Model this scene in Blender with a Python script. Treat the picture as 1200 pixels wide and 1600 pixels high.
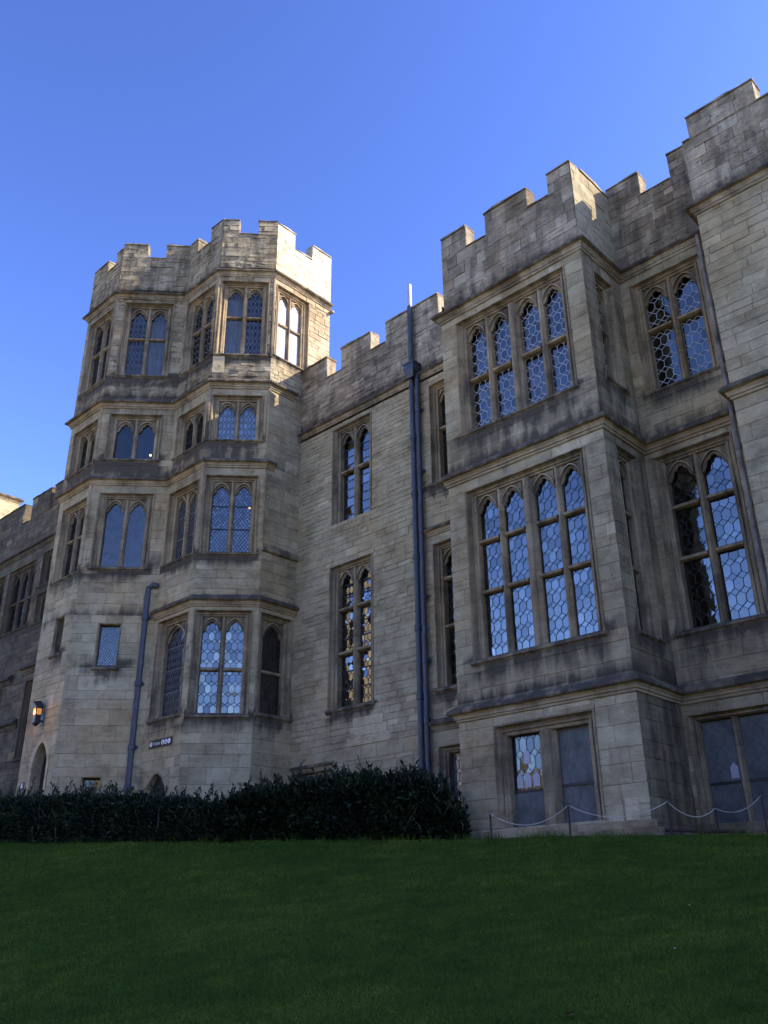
import bpy, math, random
import numpy as np
from mathutils import Vector, Matrix

R = math.radians
rng = random.Random(7)
nrng = np.random.default_rng(7)
for o in list(bpy.data.objects):
    bpy.data.objects.remove(o)
scene = bpy.context.scene
COL = scene.collection

# ------------------------------------------------------------------ camera
FW = Vector((-0.6249456519, 0.6631526256, 0.4119120386))
RT = Vector((0.7247503685, 0.6889449397, -0.0095798463))
UP = Vector((0.2901376148, -0.2925465184, 0.9111732541))
cam_d = bpy.data.cameras.new('camera')
cam = bpy.data.objects.new('camera', cam_d)
COL.objects.link(cam)
cam.matrix_world = Matrix(((RT.x, UP.x, -FW.x, 0), (RT.y, UP.y, -FW.y, 0), (RT.z, UP.z, -FW.z, 0), (0, 0, 0, 1)))
cam_d.sensor_fit = 'VERTICAL'
cam_d.sensor_height = 36.0
cam_d.lens = 1400.0 / 1600.0 * 36.0
cam_d.clip_start = 0.1
cam_d.clip_end = 5000
scene.camera = cam

# ------------------------------------------------------------------ light
SUN = Vector((1.0, 0.81, 0.78)).normalized()
SUN_EL = math.asin(SUN.z)
SUN_ROT = math.atan2(SUN.x, SUN.y)
world = bpy.data.worlds.new('World')
scene.world = world
world.use_nodes = True
wn = world.node_tree.nodes
bg = wn['Background']
sky = wn.new('ShaderNodeTexSky')
sky.sky_type = 'NISHITA'
sky.sun_disc = False
sky.sun_elevation = SUN_EL
sky.sun_rotation = SUN_ROT
sky.altitude = 100
sky.air_density = 1.0
sky.dust_density = 0.5
sky.ozone_density = 3.0
tintn = wn.new('ShaderNodeMix')
tintn.data_type = 'RGBA'
tintn.blend_type = 'MULTIPLY'
tintn.inputs[0].default_value = 1.0
tintn.inputs[7].default_value = (1.057, 0.96, 1.095, 1)
gam = wn.new('ShaderNodeGamma')
gam.inputs[1].default_value = 1.5
world.node_tree.links.new(sky.outputs[0], tintn.inputs[6])
world.node_tree.links.new(tintn.outputs[2], gam.inputs[0])
world.node_tree.links.new(gam.outputs[0], bg.inputs[0])
bg.inputs[1].default_value = 0.1
sl = bpy.data.lights.new('sun', 'SUN')
sl.energy = 5.0
sl.angle = R(0.5)
sl.color = (1.0, 0.90, 0.73)
sun = bpy.data.objects.new('sun', sl)
COL.objects.link(sun)
sun.rotation_euler = SUN.to_track_quat('Z', 'Y').to_euler()
vs = scene.view_settings
vs.view_transform = 'Standard'
vs.look = 'None'
vs.gamma = 1
vs.use_curve_mapping = False
vs.exposure = 1.1
scene.cycles.transparent_max_bounces = 12
scene.cycles.max_bounces = 8

# ------------------------------------------------------------------ materials
def mat(name):
    m = bpy.data.materials.new(name)
    m.use_nodes = True
    nt = m.node_tree
    b = nt.nodes['Principled BSDF']
    return m, nt, b

def nd(nt, t, **kw):
    n = nt.nodes.new(t)
    for k, v in kw.items():
        setattr(n, k, v)
    return n

def math_n(nt, op, a, b=None, clamp=False):
    n = nt.nodes.new('ShaderNodeMath')
    n.operation = op
    n.use_clamp = clamp
    for i, v in enumerate((a, b)):
        if v is None: continue
        if isinstance(v, (int, float)): n.inputs[i].default_value = v
        else: nt.links.new(v, n.inputs[i])
    return n.outputs[0]

def mix_n(nt, fac, a, b, blend='MIX'):
    n = nt.nodes.new('ShaderNodeMix')
    n.data_type = 'RGBA'
    n.blend_type = blend
    for idx, v in ((0, fac), (6, a), (7, b)):
        if isinstance(v, (int, float)): n.inputs[idx].default_value = v
        elif isinstance(v, tuple): n.inputs[idx].default_value = v
        else: nt.links.new(v, n.inputs[idx])
    return n.outputs[2]

def ramp_n(nt, fac, pts):
    n = nt.nodes.new('ShaderNodeValToRGB')
    e = n.color_ramp.elements
    while len(e) < len(pts): e.new(0.5)
    for i, (p, c) in enumerate(pts):
        e[i].position = p
        e[i].color = (*c, 1) if len(c) == 3 else c
    nt.links.new(fac, n.inputs[0])
    return n.outputs[0]

def noise_n(nt, vec, scale, detail=4, rough=0.55, sc=None):
    if sc is not None:
        mp = nt.nodes.new('ShaderNodeMapping')
        mp.inputs['Scale'].default_value = sc
        nt.links.new(vec, mp.inputs[0])
        vec = mp.outputs[0]
    n = nt.nodes.new('ShaderNodeTexNoise')
    n.inputs['Scale'].default_value = scale
    n.inputs['Detail'].default_value = detail
    n.inputs['Roughness'].default_value = rough
    nt.links.new(vec, n.inputs['Vector'])
    return n.outputs[0]

def attr_n(nt, name):
    n = nt.nodes.new('ShaderNodeAttribute')
    n.attribute_name = name
    return n.outputs['Fac']

def stone_mat(name, dark, mid, light, bump=0.5, soot=1.0):
    m, nt, b = mat(name)
    geo = nd(nt, 'ShaderNodeNewGeometry').outputs['Position']
    tint, warm, dirt = attr_n(nt, 'tint'), attr_n(nt, 'warm'), attr_n(nt, 'dirt')
    n_big = noise_n(nt, geo, 0.55, 5, 0.6)
    n_mid = noise_n(nt, geo, 3.2, 6, 0.62)
    n_bed = noise_n(nt, geo, 1.0, 5, 0.65, (2.2, 2.2, 13.0))
    n_fine = noise_n(nt, geo, 34.0, 5, 0.7)
    n_streak = noise_n(nt, geo, 1.0, 5, 0.6, (3.4, 3.4, 0.55))
    f = math_n(nt, 'ADD', math_n(nt, 'MULTIPLY', tint, 0.40), math_n(nt, 'MULTIPLY', n_mid, 0.60))
    f = math_n(nt, 'ADD', f, math_n(nt, 'MULTIPLY', math_n(nt, 'SUBTRACT', n_big, 0.5), 0.75))
    f = math_n(nt, 'ADD', f, math_n(nt, 'MULTIPLY', math_n(nt, 'SUBTRACT', n_bed, 0.5), 0.45))
    base = ramp_n(nt, f, [(0.12, dark), (0.48, mid), (0.9, light)])
    base = mix_n(nt, math_n(nt, 'MULTIPLY', warm, 0.9, True), base, (0.37, 0.285, 0.165, 1))
    # broad ochre and grey weathering patches
    n_hue = noise_n(nt, geo, 0.33, 6, 0.62)
    ochre = ramp_n(nt, n_hue, [(0.44, (0, 0, 0)), (0.68, (1, 1, 1))])
    base = mix_n(nt, math_n(nt, 'MULTIPLY', ochre, 0.62), base, mix_n(nt, 1.0, base, (1.06, 0.86, 0.62, 1), 'MULTIPLY'))
    n_blot = noise_n(nt, geo, 0.95, 8, 0.72, (1.0, 1.0, 1.5))
    blot = ramp_n(nt, n_blot, [(0.48, (0, 0, 0)), (0.64, (1, 1, 1))])
    base = mix_n(nt, math_n(nt, 'MULTIPLY', blot, 0.55), base, mix_n(nt, 1.0, base, (0.42, 0.38, 0.33, 1), 'MULTIPLY'))
    n_pit = noise_n(nt, geo, 9.0, 4, 0.7, (1.0, 1.0, 2.6))
    pit = ramp_n(nt, n_pit, [(0.60, (0, 0, 0)), (0.70, (1, 1, 1))])
    base = mix_n(nt, math_n(nt, 'MULTIPLY', pit, 0.45), base, mix_n(nt, 1.0, base, (0.45, 0.40, 0.36, 1), 'MULTIPLY'))
    fine = ramp_n(nt, n_fine, [(0.25, (0.62, 0.62, 0.62)), (0.6, (1.06, 1.06, 1.06))])
    base = mix_n(nt, 0.6, base, fine, 'MULTIPLY')
    # crust on the mouldings, lichen, and shade painted through the same mask
    s = math_n(nt, 'ADD', math_n(nt, 'MULTIPLY', dirt, 1.25 * soot),
               math_n(nt, 'MULTIPLY', math_n(nt, 'SUBTRACT', n_streak, 0.52), 1.7))
    s = math_n(nt, 'ADD', s, math_n(nt, 'MULTIPLY', math_n(nt, 'SUBTRACT', n_mid, 0.5), 0.9))
    sm = ramp_n(nt, s, [(0.26, (0, 0, 0)), (0.85, (1, 1, 1))])
    sm = math_n(nt, 'MULTIPLY', sm, 0.93)
    base = mix_n(nt, sm, base, (0.056, 0.047, 0.036, 1))
    n_lich = noise_n(nt, geo, 1.7, 6, 0.7)
    lich = ramp_n(nt, n_lich, [(0.60, (0, 0, 0)), (0.72, (1, 1, 1))])
    base = mix_n(nt, math_n(nt, 'MULTIPLY', lich, 0.22), base, (0.20, 0.20, 0.085, 1))
    nt.links.new(base, b.inputs['Base Color'])
    b.inputs['Roughness'].default_value = 0.9
    b.inputs['Specular IOR Level'].default_value = 0.15
    h = math_n(nt, 'ADD', math_n(nt, 'MULTIPLY', n_bed, 0.9), math_n(nt, 'MULTIPLY', n_fine, 0.25))
    h = math_n(nt, 'ADD', h, math_n(nt, 'MULTIPLY', n_mid, 0.7))
    h = math_n(nt, 'SUBTRACT', h, math_n(nt, 'MULTIPLY', pit, 0.35))
    bp = nd(nt, 'ShaderNodeBump')
    bp.inputs['Strength'].default_value = bump
    bp.inputs['Distance'].default_value = 0.055
    nt.links.new(h, bp.inputs['Height'])
    nt.links.new(bp.outputs[0], b.inputs['Normal'])
    return m

M = {}
M['ashlar'] = stone_mat('ashlar_stone', (0.170, 0.141, 0.087), (0.358, 0.305, 0.190), (0.537, 0.458, 0.293))
M['rubble'] = stone_mat('rubble_stone', (0.150, 0.126, 0.083), (0.348, 0.297, 0.194), (0.565, 0.489, 0.325), 1.0)
M['trim'] = stone_mat('dressed_stone', (0.138, 0.105, 0.065), (0.322, 0.258, 0.161), (0.519, 0.429, 0.279), 0.6)
M['crust'] = stone_mat('weathered_stone', (0.055, 0.045, 0.033), (0.315, 0.262, 0.178), (0.66, 0.57, 0.41), 1.1)
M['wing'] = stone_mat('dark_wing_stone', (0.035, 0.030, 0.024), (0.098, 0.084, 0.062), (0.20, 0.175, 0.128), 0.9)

M['repair_lit'] = stone_mat('pale_sunlit_repair_stone', (0.30, 0.27, 0.19), (0.50, 0.46, 0.34), (0.66, 0.62, 0.48), 0.5, 0.7)  # pale repair blocks, whitened further for the sunlit parapet

def plain(name, c, rough=0.6, metal=0.0, var=0.25, vs_=8.0, spec=0.4):
    m, nt, b = mat(name)
    geo = nd(nt, 'ShaderNodeNewGeometry').outputs['Position']
    n = noise_n(nt, geo, vs_, 5, 0.6)
    lo = tuple(x * (1 - var) for x in c)
    hi = tuple(min(1, x * (1 + var)) for x in c)
    nt.links.new(ramp_n(nt, n, [(0.3, lo), (0.7, hi)]), b.inputs['Base Color'])
    b.inputs['Roughness'].default_value = rough
    b.inputs['Metallic'].default_value = metal
    b.inputs['Specular IOR Level'].default_value = spec
    return m

m, nt, b = mat('flaking_painted_iron')
geo = nd(nt, 'ShaderNodeNewGeometry').outputs['Position']
pa = ramp_n(nt, noise_n(nt, geo, 3.0, 5, 0.65, (3, 3, 0.8)), [(0.3, (0.022, 0.026, 0.036)), (0.55, (0.042, 0.048, 0.064)), (0.75, (0.10, 0.105, 0.12))])
ru = ramp_n(nt, noise_n(nt, geo, 7.0, 6, 0.7, (1, 1, 0.4)), [(0.60, (0, 0, 0)), (0.68, (1, 1, 1))])
nt.links.new(mix_n(nt, math_n(nt, 'MULTIPLY', ru, 0.7), pa, (0.06, 0.034, 0.02, 1)), b.inputs['Base Color'])
b.inputs['Roughness'].default_value = 0.5
M['pipe'] = m
M['zinc'] = plain('bare_zinc', (0.42, 0.42, 0.43), 0.5, 0.4, 0.15)
M['lead_grey'] = plain('weathered_lead', (0.22, 0.19, 0.155), 0.75, 0.0, 0.75, 1.6)
M['lead_dark'] = plain('dark_came', (0.028, 0.030, 0.04), 0.5)
M['lead_light'] = plain('pale_came', (0.40, 0.40, 0.40), 0.6)
M['lead_mid'] = plain('grey_came', (0.16, 0.16, 0.17), 0.6)
M['white_bar'] = plain('white_painted_bar', (0.62, 0.62, 0.62), 0.6)
M['black'] = plain('black_iron', (0.016, 0.014, 0.014), 0.5)
M['rust'] = plain('rusty_iron', (0.035, 0.022, 0.016), 0.8)
M['rope'] = plain('pale_rope', (0.42, 0.38, 0.32), 0.9, 0, 0.2, 60)
M['sign'] = plain('sign_black', (0.014, 0.013, 0.014), 0.55)
M['white'] = plain('sign_white', (0.75, 0.75, 0.75), 0.6, 0, 0.05)
M['roof'] = plain('roof_lead', (0.12, 0.12, 0.13), 0.7)
M['door'] = plain('shaded_oak', (0.018, 0.014, 0.011), 0.8)  # near black: the doorway's dark interior put into the door colour
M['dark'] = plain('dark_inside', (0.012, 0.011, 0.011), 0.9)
M['blind'] = plain('pale_curtain', (0.62, 0.62, 0.62), 0.9, 0, 0.12, 3)
M['pane_grey'] = plain('grey_pane_backing', (0.10, 0.10, 0.115), 0.9, 0, 0.3, 3)  # grey sheet added behind panes to set their muted tone
M['screen'] = plain('dusty_mesh_screen', (0.098, 0.104, 0.098), 0.75, 0, 0.45, 2.2)
M['paper'] = plain('pale_pane', (0.36, 0.38, 0.43), 0.5, 0, 0.06)
M['leaf_brown'] = plain('dead_leaf', (0.11, 0.045, 0.02), 0.8)
M['daisy'] = plain('daisy_white', (0.75, 0.75, 0.70), 0.8, 0, 0.05)
M['twig'] = plain('hedge_twig', (0.09, 0.07, 0.05), 0.9)

def glass_mat(name, tint, gl, rough=0.02):
    m, nt, b = mat(name)
    out = nt.nodes['Material Output']
    nt.nodes.remove(b)
    geo = nd(nt, 'ShaderNodeNewGeometry').outputs['Position']
    tn = attr_n(nt, 'tint')
    n = noise_n(nt, geo, 6.0, 3, 0.5)
    bp = nd(nt, 'ShaderNodeBump')
    bp.inputs['Strength'].default_value = 0.12
    bp.inputs['Distance'].default_value = 0.02
    nt.links.new(n, bp.inputs['Height'])
    g = nd(nt, 'ShaderNodeBsdfGlossy')
    g.inputs['Roughness'].default_value = rough
    nt.links.new(ramp_n(nt, tn, [(0.0, (0.74, 0.72, 0.64)), (1.0, (0.96, 0.93, 0.82))]), g.inputs['Color'])
    nt.links.new(bp.outputs[0], g.inputs['Normal'])
    t = nd(nt, 'ShaderNodeBsdfTransparent')
    t.inputs['Color'].default_value = (*tint, 1)
    mx = nd(nt, 'ShaderNodeMixShader')
    nt.links.new(math_n(nt, 'ADD', math_n(nt, 'MULTIPLY', tn, gl * 0.22), gl * 0.89), mx.inputs[0])
    nt.links.new(t.outputs[0], mx.inputs[1])
    nt.links.new(g.outputs[0], mx.inputs[2])
    nt.links.new(mx.outputs[0], out.inputs['Surface'])
    return m

M['glass'] = glass_mat('old_leaded_glass', (0.55, 0.60, 0.62), 0.265)
M['glass_mid'] = glass_mat('muted_leaded_glass', (0.5, 0.55, 0.6), 0.215)
M['glass_dim'] = glass_mat('dull_leaded_glass', (0.5, 0.55, 0.58), 0.105)
M['glass_deep'] = glass_mat('deep_blue_leaded_glass', (0.5, 0.55, 0.6), 0.20)
M['glass_clear'] = glass_mat('clear_leaded_glass', (0.8, 0.82, 0.85), 0.10)

def emit(name, c, s):
    m, nt, b = mat(name)
    b.inputs['Base Color'].default_value = (*c, 1)
    b.inputs['Emission Color'].default_value = (*c, 1)
    b.inputs['Emission Strength'].default_value = s
    return m
M['bulb'] = emit('lit_bulb', (1.0, 0.50, 0.16), 2.6)
M['amber'] = emit('amber_lantern_glass', (1.0, 0.36, 0.06), 0.16)

# ------------------------------------------------------------------ mesh builder
class MB:
    def __init__(self):
        self.v, self.f, self.t, self.w, self.d = [], [], [], [], []
        self.tint, self.warm = 0.5, 0.0
        self.dirtfn = None
    def poly(self, pts, tint=None, warm=None, dirt=None):
        i = len(self.v)
        for p in pts:
            self.v.append((p[0], p[1], p[2]))
            if dirt is not None: self.d.append(dirt)
            elif self.dirtfn: self.d.append(self.dirtfn(p))
            else: self.d.append(0.0)
        self.f.append(tuple(range(i, i + len(pts))))
        self.t.append(self.tint if tint is None else tint)
        self.w.append(self.warm if warm is None else warm)
    def box(self, o, ax, ay, az, jit=0.0, **kw):
        """o corner, three edge vectors."""
        o, ax, ay, az = Vector(o), Vector(ax), Vector(ay), Vector(az)
        c = {}
        for i in (0, 1):
            for j in (0, 1):
                for k in (0, 1):
                    p = o + ax * i + ay * j + az * k
                    if jit: p = p + Vector((rng.uniform(-jit, jit), rng.uniform(-jit, jit), rng.uniform(-jit, jit)))
                    c[i, j, k] = p
        flip = ax.cross(ay).dot(az) < 0
        for q in (((0,0,0),(0,1,0),(1,1,0),(1,0,0)), ((0,0,1),(1,0,1),(1,1,1),(0,1,1)),
                  ((0,0,0),(1,0,0),(1,0,1),(0,0,1)), ((0,1,0),(0,1,1),(1,1,1),(1,1,0)),
                  ((0,0,0),(0,0,1),(0,1,1),(0,1,0)), ((1,0,0),(1,1,0),(1,1,1),(1,0,1))):
            pts = [c[x] for x in q]
            if flip: pts = pts[::-1]
            self.poly(pts, **kw)
    def tube(self, path, r, n=8, cap=True, **kw):
        path = [Vector(p) for p in path]
        rings = []
        for i, p in enumerate(path):
            t = (path[min(i + 1, len(path) - 1)] - path[max(i - 1, 0)]).normalized()
            a = t.cross(Vector((0, 0, 1)) if abs(t.z) < 0.9 else Vector((0, 1, 0))).normalized()
            b = t.cross(a)
            rr = r[i] if isinstance(r, (list, tuple)) else r
            rings.append([p + (a * math.cos(2 * math.pi * k / n) + b * math.sin(2 * math.pi * k / n)) * rr for k in range(n)])
        for i in range(len(rings) - 1):
            for k in range(n):
                self.poly([rings[i][k], rings[i + 1][k], rings[i + 1][(k + 1) % n], rings[i][(k + 1) % n]], **kw)
        if cap:
            self.poly(rings[0], **kw)
            self.poly(rings[-1][::-1], **kw)
    def build(self, name, material, parent=None, loc=None, smooth=False):
        me = bpy.data.meshes.new(name)
        me.from_pydata(self.v, [], self.f)
        a = me.attributes.new('tint', 'FLOAT', 'FACE'); a.data.foreach_set('value', self.t)
        a = me.attributes.new('warm', 'FLOAT', 'FACE'); a.data.foreach_set('value', self.w)
        a = me.attributes.new('dirt', 'FLOAT', 'POINT'); a.data.foreach_set('value', self.d)
        me.materials.append(material)
        if smooth: me.polygons.foreach_set('use_smooth', [True] * len(me.polygons))
        o = bpy.data.objects.new(name, me)
        COL.objects.link(o)
        off = Vector((0, 0, 0))
        p = parent
        while p is not None:
            off = off + p.location
            p = p.parent
        if parent is not None:
            o.parent = parent
            me.transform(Matrix.Translation(-off))
        elif loc is not None:
            o.location = loc
            me.transform(Matrix.Translation(-Vector(loc)))
        return o

def tag(o, label=None, cat=None, group=None, kind=None):
    if label: o['label'] = label
    if cat: o['category'] = cat
    if group: o['group'] = group
    if kind: o['kind'] = kind
    return o

def thing(name, loc, label, cat, group=None):
    o = bpy.data.objects.new(name, None)
    o.empty_display_size = 0.3
    COL.objects.link(o)
    o.location = loc
    return tag(o, label, cat, group)

# ------------------------------------------------------------------ masonry
class Facet:
    """vertical plane from plan point a to b; outward normal to the right of a->b"""
    def __init__(self, a, b):
        self.a, self.b = Vector((*a, 0)), Vector((*b, 0))
        self.L = (self.b - self.a).length
        self.d = (self.b - self.a) / self.L
        self.n = Vector((self.d.y, -self.d.x, 0))
    def P(self, u, z, o=0.0):
        p = self.a + self.d * u + self.n * o
        return Vector((p.x, p.y, z))
    def shift(self, o):
        g = Facet((0, 0), (1, 0))
        g.a, g.b, g.L, g.d, g.n = self.a + self.n * o, self.b + self.n * o, self.L, self.d, self.n
        return g

def smooth01(x):
    x = max(0.0, min(1.0, x))
    return x * x * (3 - 2 * x)

class Dirt:
    def __init__(self):
        self.bands, self.rects, self.base = [], [], 0.0
    def __call__(self, p):
        v = self.base
        for z, up, dn, s in self.bands:
            dz = p[2] - z
            if 0 <= dz < up: v = max(v, s * smooth01(1 - dz / up))
            elif -dn < dz < 0: v = max(v, 0.35 * s * smooth01(1 + dz / dn))
        for fc, u0, u1, zt, h, s in self.rects:
            if zt - h < p[2] <= zt + 0.05:
                q = Vector((p[0], p[1], 0)) - fc.a
                if abs(q.dot(fc.n)) < 0.2 and u0 - 0.15 < q.dot(fc.d) < u1 + 0.15:
                    v = max(v, s * smooth01(1 - (zt - p[2]) / h))
        return v

def masonry(mb, fc, z0, z1, holes=(), course=0.3, bw=(0.4, 0.95), rough=0.006, u0=0.0, u1=None, warmp=0.03, tint=(0.2, 0.85), joint=0.006, mortar=0.2, edge=0.5):
    """blocks laid in courses, each a raised face with a small chamfer down to the mortar bed"""
    if u1 is None: u1 = fc.L
    zs = sorted({z0, z1} | {z for h in holes for z in (h[2], h[3]) if z0 < z < z1})
    back = 0.014
    for za, zb in zip(zs, zs[1:]):
        if zb - za < 1e-4: continue
        n = max(1, round((zb - za) / course))
        ws = [rng.uniform(0.7, 1.35) for _ in range(n)]
        s = sum(ws)
        z = za
        for w in ws:
            r0, r1 = z, z + (zb - za) * w / s
            z = r1
            zm = (r0 + r1) / 2
            free = [(u0, u1)]
            for h in holes:
                if h[2] < zm < h[3]:
                    nf = []
                    for a, b in free:
                        if h[0] > a: nf.append((a, min(b, h[0])))
                        if h[1] < b: nf.append((max(a, h[1]), b))
                    free = [(a, b) for a, b in nf if b - a > 1e-3]
            for a, b in free:
                mb.poly([fc.P(a, r0, -back), fc.P(b, r0, -back), fc.P(b, r1, -back), fc.P(a, r1, -back)], tint=mortar, warm=0)
                u = a - rng.uniform(0, bw[0] * 0.9)
                while u < b - 1e-4:
                    k = (r1 - r0) / course
                    v = u + rng.uniform(*bw) * (0.7 + 0.3 * k)
                    ua, ub = max(u, a), min(v, b)
                    if b - v < 0.12: ub = b; v = b
                    u = v
                    if ub - ua < 0.03: continue
                    j = min(joint, (ub - ua) * 0.2)
                    ea, eb = (0 if ua <= u0 + 1e-6 else j), (0 if ub >= u1 - 1e-6 else j)
                    o = [rng.uniform(-rough, rough) for _ in range(4)]
                    cz = [rng.uniform(0, 0.5) * j for _ in range(4)]
                    if ea == 0: o[0] = o[3] = 0
                    if eb == 0: o[1] = o[2] = 0
                    q = [fc.P(ua + ea, r0 + j + cz[0], o[0]), fc.P(ub - eb, r0 + j + cz[1], o[1]),
                         fc.P(ub - eb, r1 - j - cz[2], o[2]), fc.P(ua + ea, r1 - j - cz[3], o[3])]
                    t = rng.uniform(*tint)
                    wm = rng.uniform(0.2, 0.8) if rng.random() < warmp else rng.uniform(0, 0.12)
                    if rng.random() < 0.035: t = rng.uniform(0.95, 1.25)
                    mb.poly(q, tint=t, warm=wm)
                    e = [fc.P(ua, r0, -back), fc.P(ub, r0, -back), fc.P(ub, r1, -back), fc.P(ua, r1, -back)]
                    for i in range(4):
                        mb.poly([e[i], e[(i + 1) % 4], q[(i + 1) % 4], q[i]], tint=t * edge, warm=wm)

def offset_path(pts, o):
    """plan polyline offset to the right (outwards) with mitred corners"""
    out = []
    n = len(pts)
    for i, p in enumerate(pts):
        p = Vector((*p, 0))
        ns = []
        if i > 0:
            d = (p - Vector((*pts[i - 1], 0))).normalized(); ns.append(Vector((d.y, -d.x, 0)))
        if i < n - 1:
            d = (Vector((*pts[i + 1], 0)) - p).normalized(); ns.append(Vector((d.y, -d.x, 0)))
        if len(ns) == 1: out.append(p + ns[0] * o)
        else:
            m = (ns[0] + ns[1]).normalized()
            out.append(p + m * (o / max(0.35, m.dot(ns[0]))))
    return out

STRING = [(0.0, 0.25), (0.06, 0.215), (0.215, 0.085), (0.225, 0.03), (0.205, 0.0), (0.13, -0.005), (0.085, -0.07), (0.085, -0.115), (0.05, -0.13), (0.045, -0.185), (0.0, -0.20)]
def moulding(mb, pts, z, prof=STRING, scale=1.0, jit=0.010, step=0.45, caps=True, soot=(0.66, 0.2)):
    """profile (out, height) swept along the plan polyline"""
    fine = []
    for a, b in zip(pts, pts[1:]):
        L = math.hypot(b[0] - a[0], b[1] - a[1])
        n = max(1, round(L / step))
        for k in range(n): fine.append((a[0] + (b[0] - a[0]) * k / n, a[1] + (b[1] - a[1]) * k / n))
    fine.append(pts[-1])
    offs = [offset_path(fine, o * scale) for o, _ in prof]
    n = len(fine)
    J = [[(rng.uniform(-jit, jit), rng.uniform(-jit, jit)) for _ in range(n)] for _ in prof]
    def pt(i, k):
        p = offs[i][k]
        return Vector((p.x, p.y, z + prof[i][1] * scale + J[i][k][1] * (0 if i in (0, len(prof) - 1) else 1)))
    for k in range(n - 1):
        t = rng.uniform(0.2, 0.8)
        for i in range(len(prof) - 1):
            mb.poly([pt(i, k), pt(i + 1, k), pt(i + 1, k + 1), pt(i, k + 1)], tint=t, warm=rng.uniform(0, 0.15), dirt=(0.5, soot[0], soot[0], soot[0], 0.5 * soot[0])[i] if i < 5 else soot[1])  # crust plus the lip's shadow line, both put into the colour
    if caps:
        mb.poly([pt(i, 0) for i in range(len(prof))][::-1])
        mb.poly([pt(i, n - 1) for i in range(len(prof))])

def course(root, name, m, pts, z, *a, **k):
    mb = MB()
    moulding(mb, pts, z, *a, **k)
    return mb.build(name, M[m], root)

def parapet(root, fc, zb, zc, zt, crenels, thick=0.42, material='crust', dirt=None, course=0.26, u0=0.0, u1=None, proud=0.03, ext0=0.0, ext1=0.0, rough=0.012):
    """battlement: block-faced wall, boxes behind, worn coping slabs; ext* lengthen the coping round a corner"""
    if u1 is None: u1 = fc.L
    g = fc.shift(proud)
    mb = MB(); mb.dirtfn = dirt
    crs = sorted((c if len(c) == 3 else (c[0], c[1], zc)) for c in crenels)
    holes = [(a, b, z, zt + 0.01) for a, b, z in crs]
    masonry(mb, g, zb, zt, holes, course, (0.3, 0.75), rough, u0, u1, warmp=0.05)
    segs, x = [], u0
    for a, b, z in crs:
        if a > x: segs.append((x, a, zt))
        segs.append((a, b, z)); x = b
    if x < u1: segs.append((x, u1, zt))
    for a, b, z in segs:
        o = g.P(a, zb, -0.02)
        mb.box(o, g.d * (b - a), -g.n * (thick - 0.02), (0, 0, z - zb - 0.001), tint=rng.uniform(0.2, 0.7), warm=0.15)
    for a, b, z in segs:
        high = z == zt
        lo, hi = (0.035 if high else -0.004), (0.035 if high else -0.004)
        L = (b - a) + lo + hi
        n = max(1, round(L / 0.4))
        aa = a - lo
        if high and abs(a - u0) < 1e-6: aa = a - ext0; L = b + hi - aa
        if high and abs(b - u1) < 1e-6: L = b + ext1 - aa
        ch = 0.10 if high else 0.06
        ridge = []
        # worn sloping coping: front/back eaves and a low ridge, sampled along the merlon
        pr = []
        for k in range(n + 1):
            u = aa + L * k / n
            j = lambda s=0.026: rng.uniform(-s, s)
            if high and k in (0, n): u += (0.04 if k == 0 else -0.04) * rng.random()
            ch = (0.10 if high else 0.06) - (rng.uniform(0, 0.05) if k in (0, n) or rng.random() < 0.25 else 0)
            pr.append([g.P(u + j(0.006), z, 0.04 + j(0.008)), g.P(u, z + ch * 0.55 + j(), 0.04 + j(0.01)), g.P(u, z + ch + j(), -0.05),
                       g.P(u, z + ch + j(), -thick + 0.06), g.P(u, z + ch * 0.5 + j(), -thick - 0.03), g.P(u, z, -thick - 0.03)])
        for k in range(n):
            t = rng.uniform(0.1, 0.6)
            for i in range(5):
                mb.poly([pr[k][i], pr[k + 1][i], pr[k + 1][i + 1], pr[k][i + 1]], tint=t, warm=0.1)
            mb.poly([pr[k][0], pr[k][5], pr[k + 1][5], pr[k + 1][0]], tint=t)
        mb.poly(pr[0], tint=0.3); mb.poly(pr[-1][::-1], tint=0.3)
    return mb.build('parapet', M[material], root)

# ------------------------------------------------------------------ windows
def clip_poly(poly, a, b, c, d):
    def cl(ps, ins, cut):
        out = []
        for i in range(len(ps)):
            p, q = ps[i], ps[(i + 1) % len(ps)]
            if ins(p):
                out.append(p)
                if not ins(q): out.append(cut(p, q))
            elif ins(q): out.append(cut(p, q))
        return out
    def lx(v): return lambda p, q: (v, p[1] + (q[1] - p[1]) * (v - p[0]) / (q[0] - p[0]))
    def lz(v): return lambda p, q: (p[0] + (q[0] - p[0]) * (v - p[1]) / (q[1] - p[1]), v)
    for ins, cut in ((lambda p: p[0] > a, lx(a)), (lambda p: p[0] < b, lx(b)), (lambda p: p[1] > c, lz(c)), (lambda p: p[1] < d, lz(d))):
        if not poly: return []
        poly = cl(poly, ins, cut)
    return poly

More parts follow.
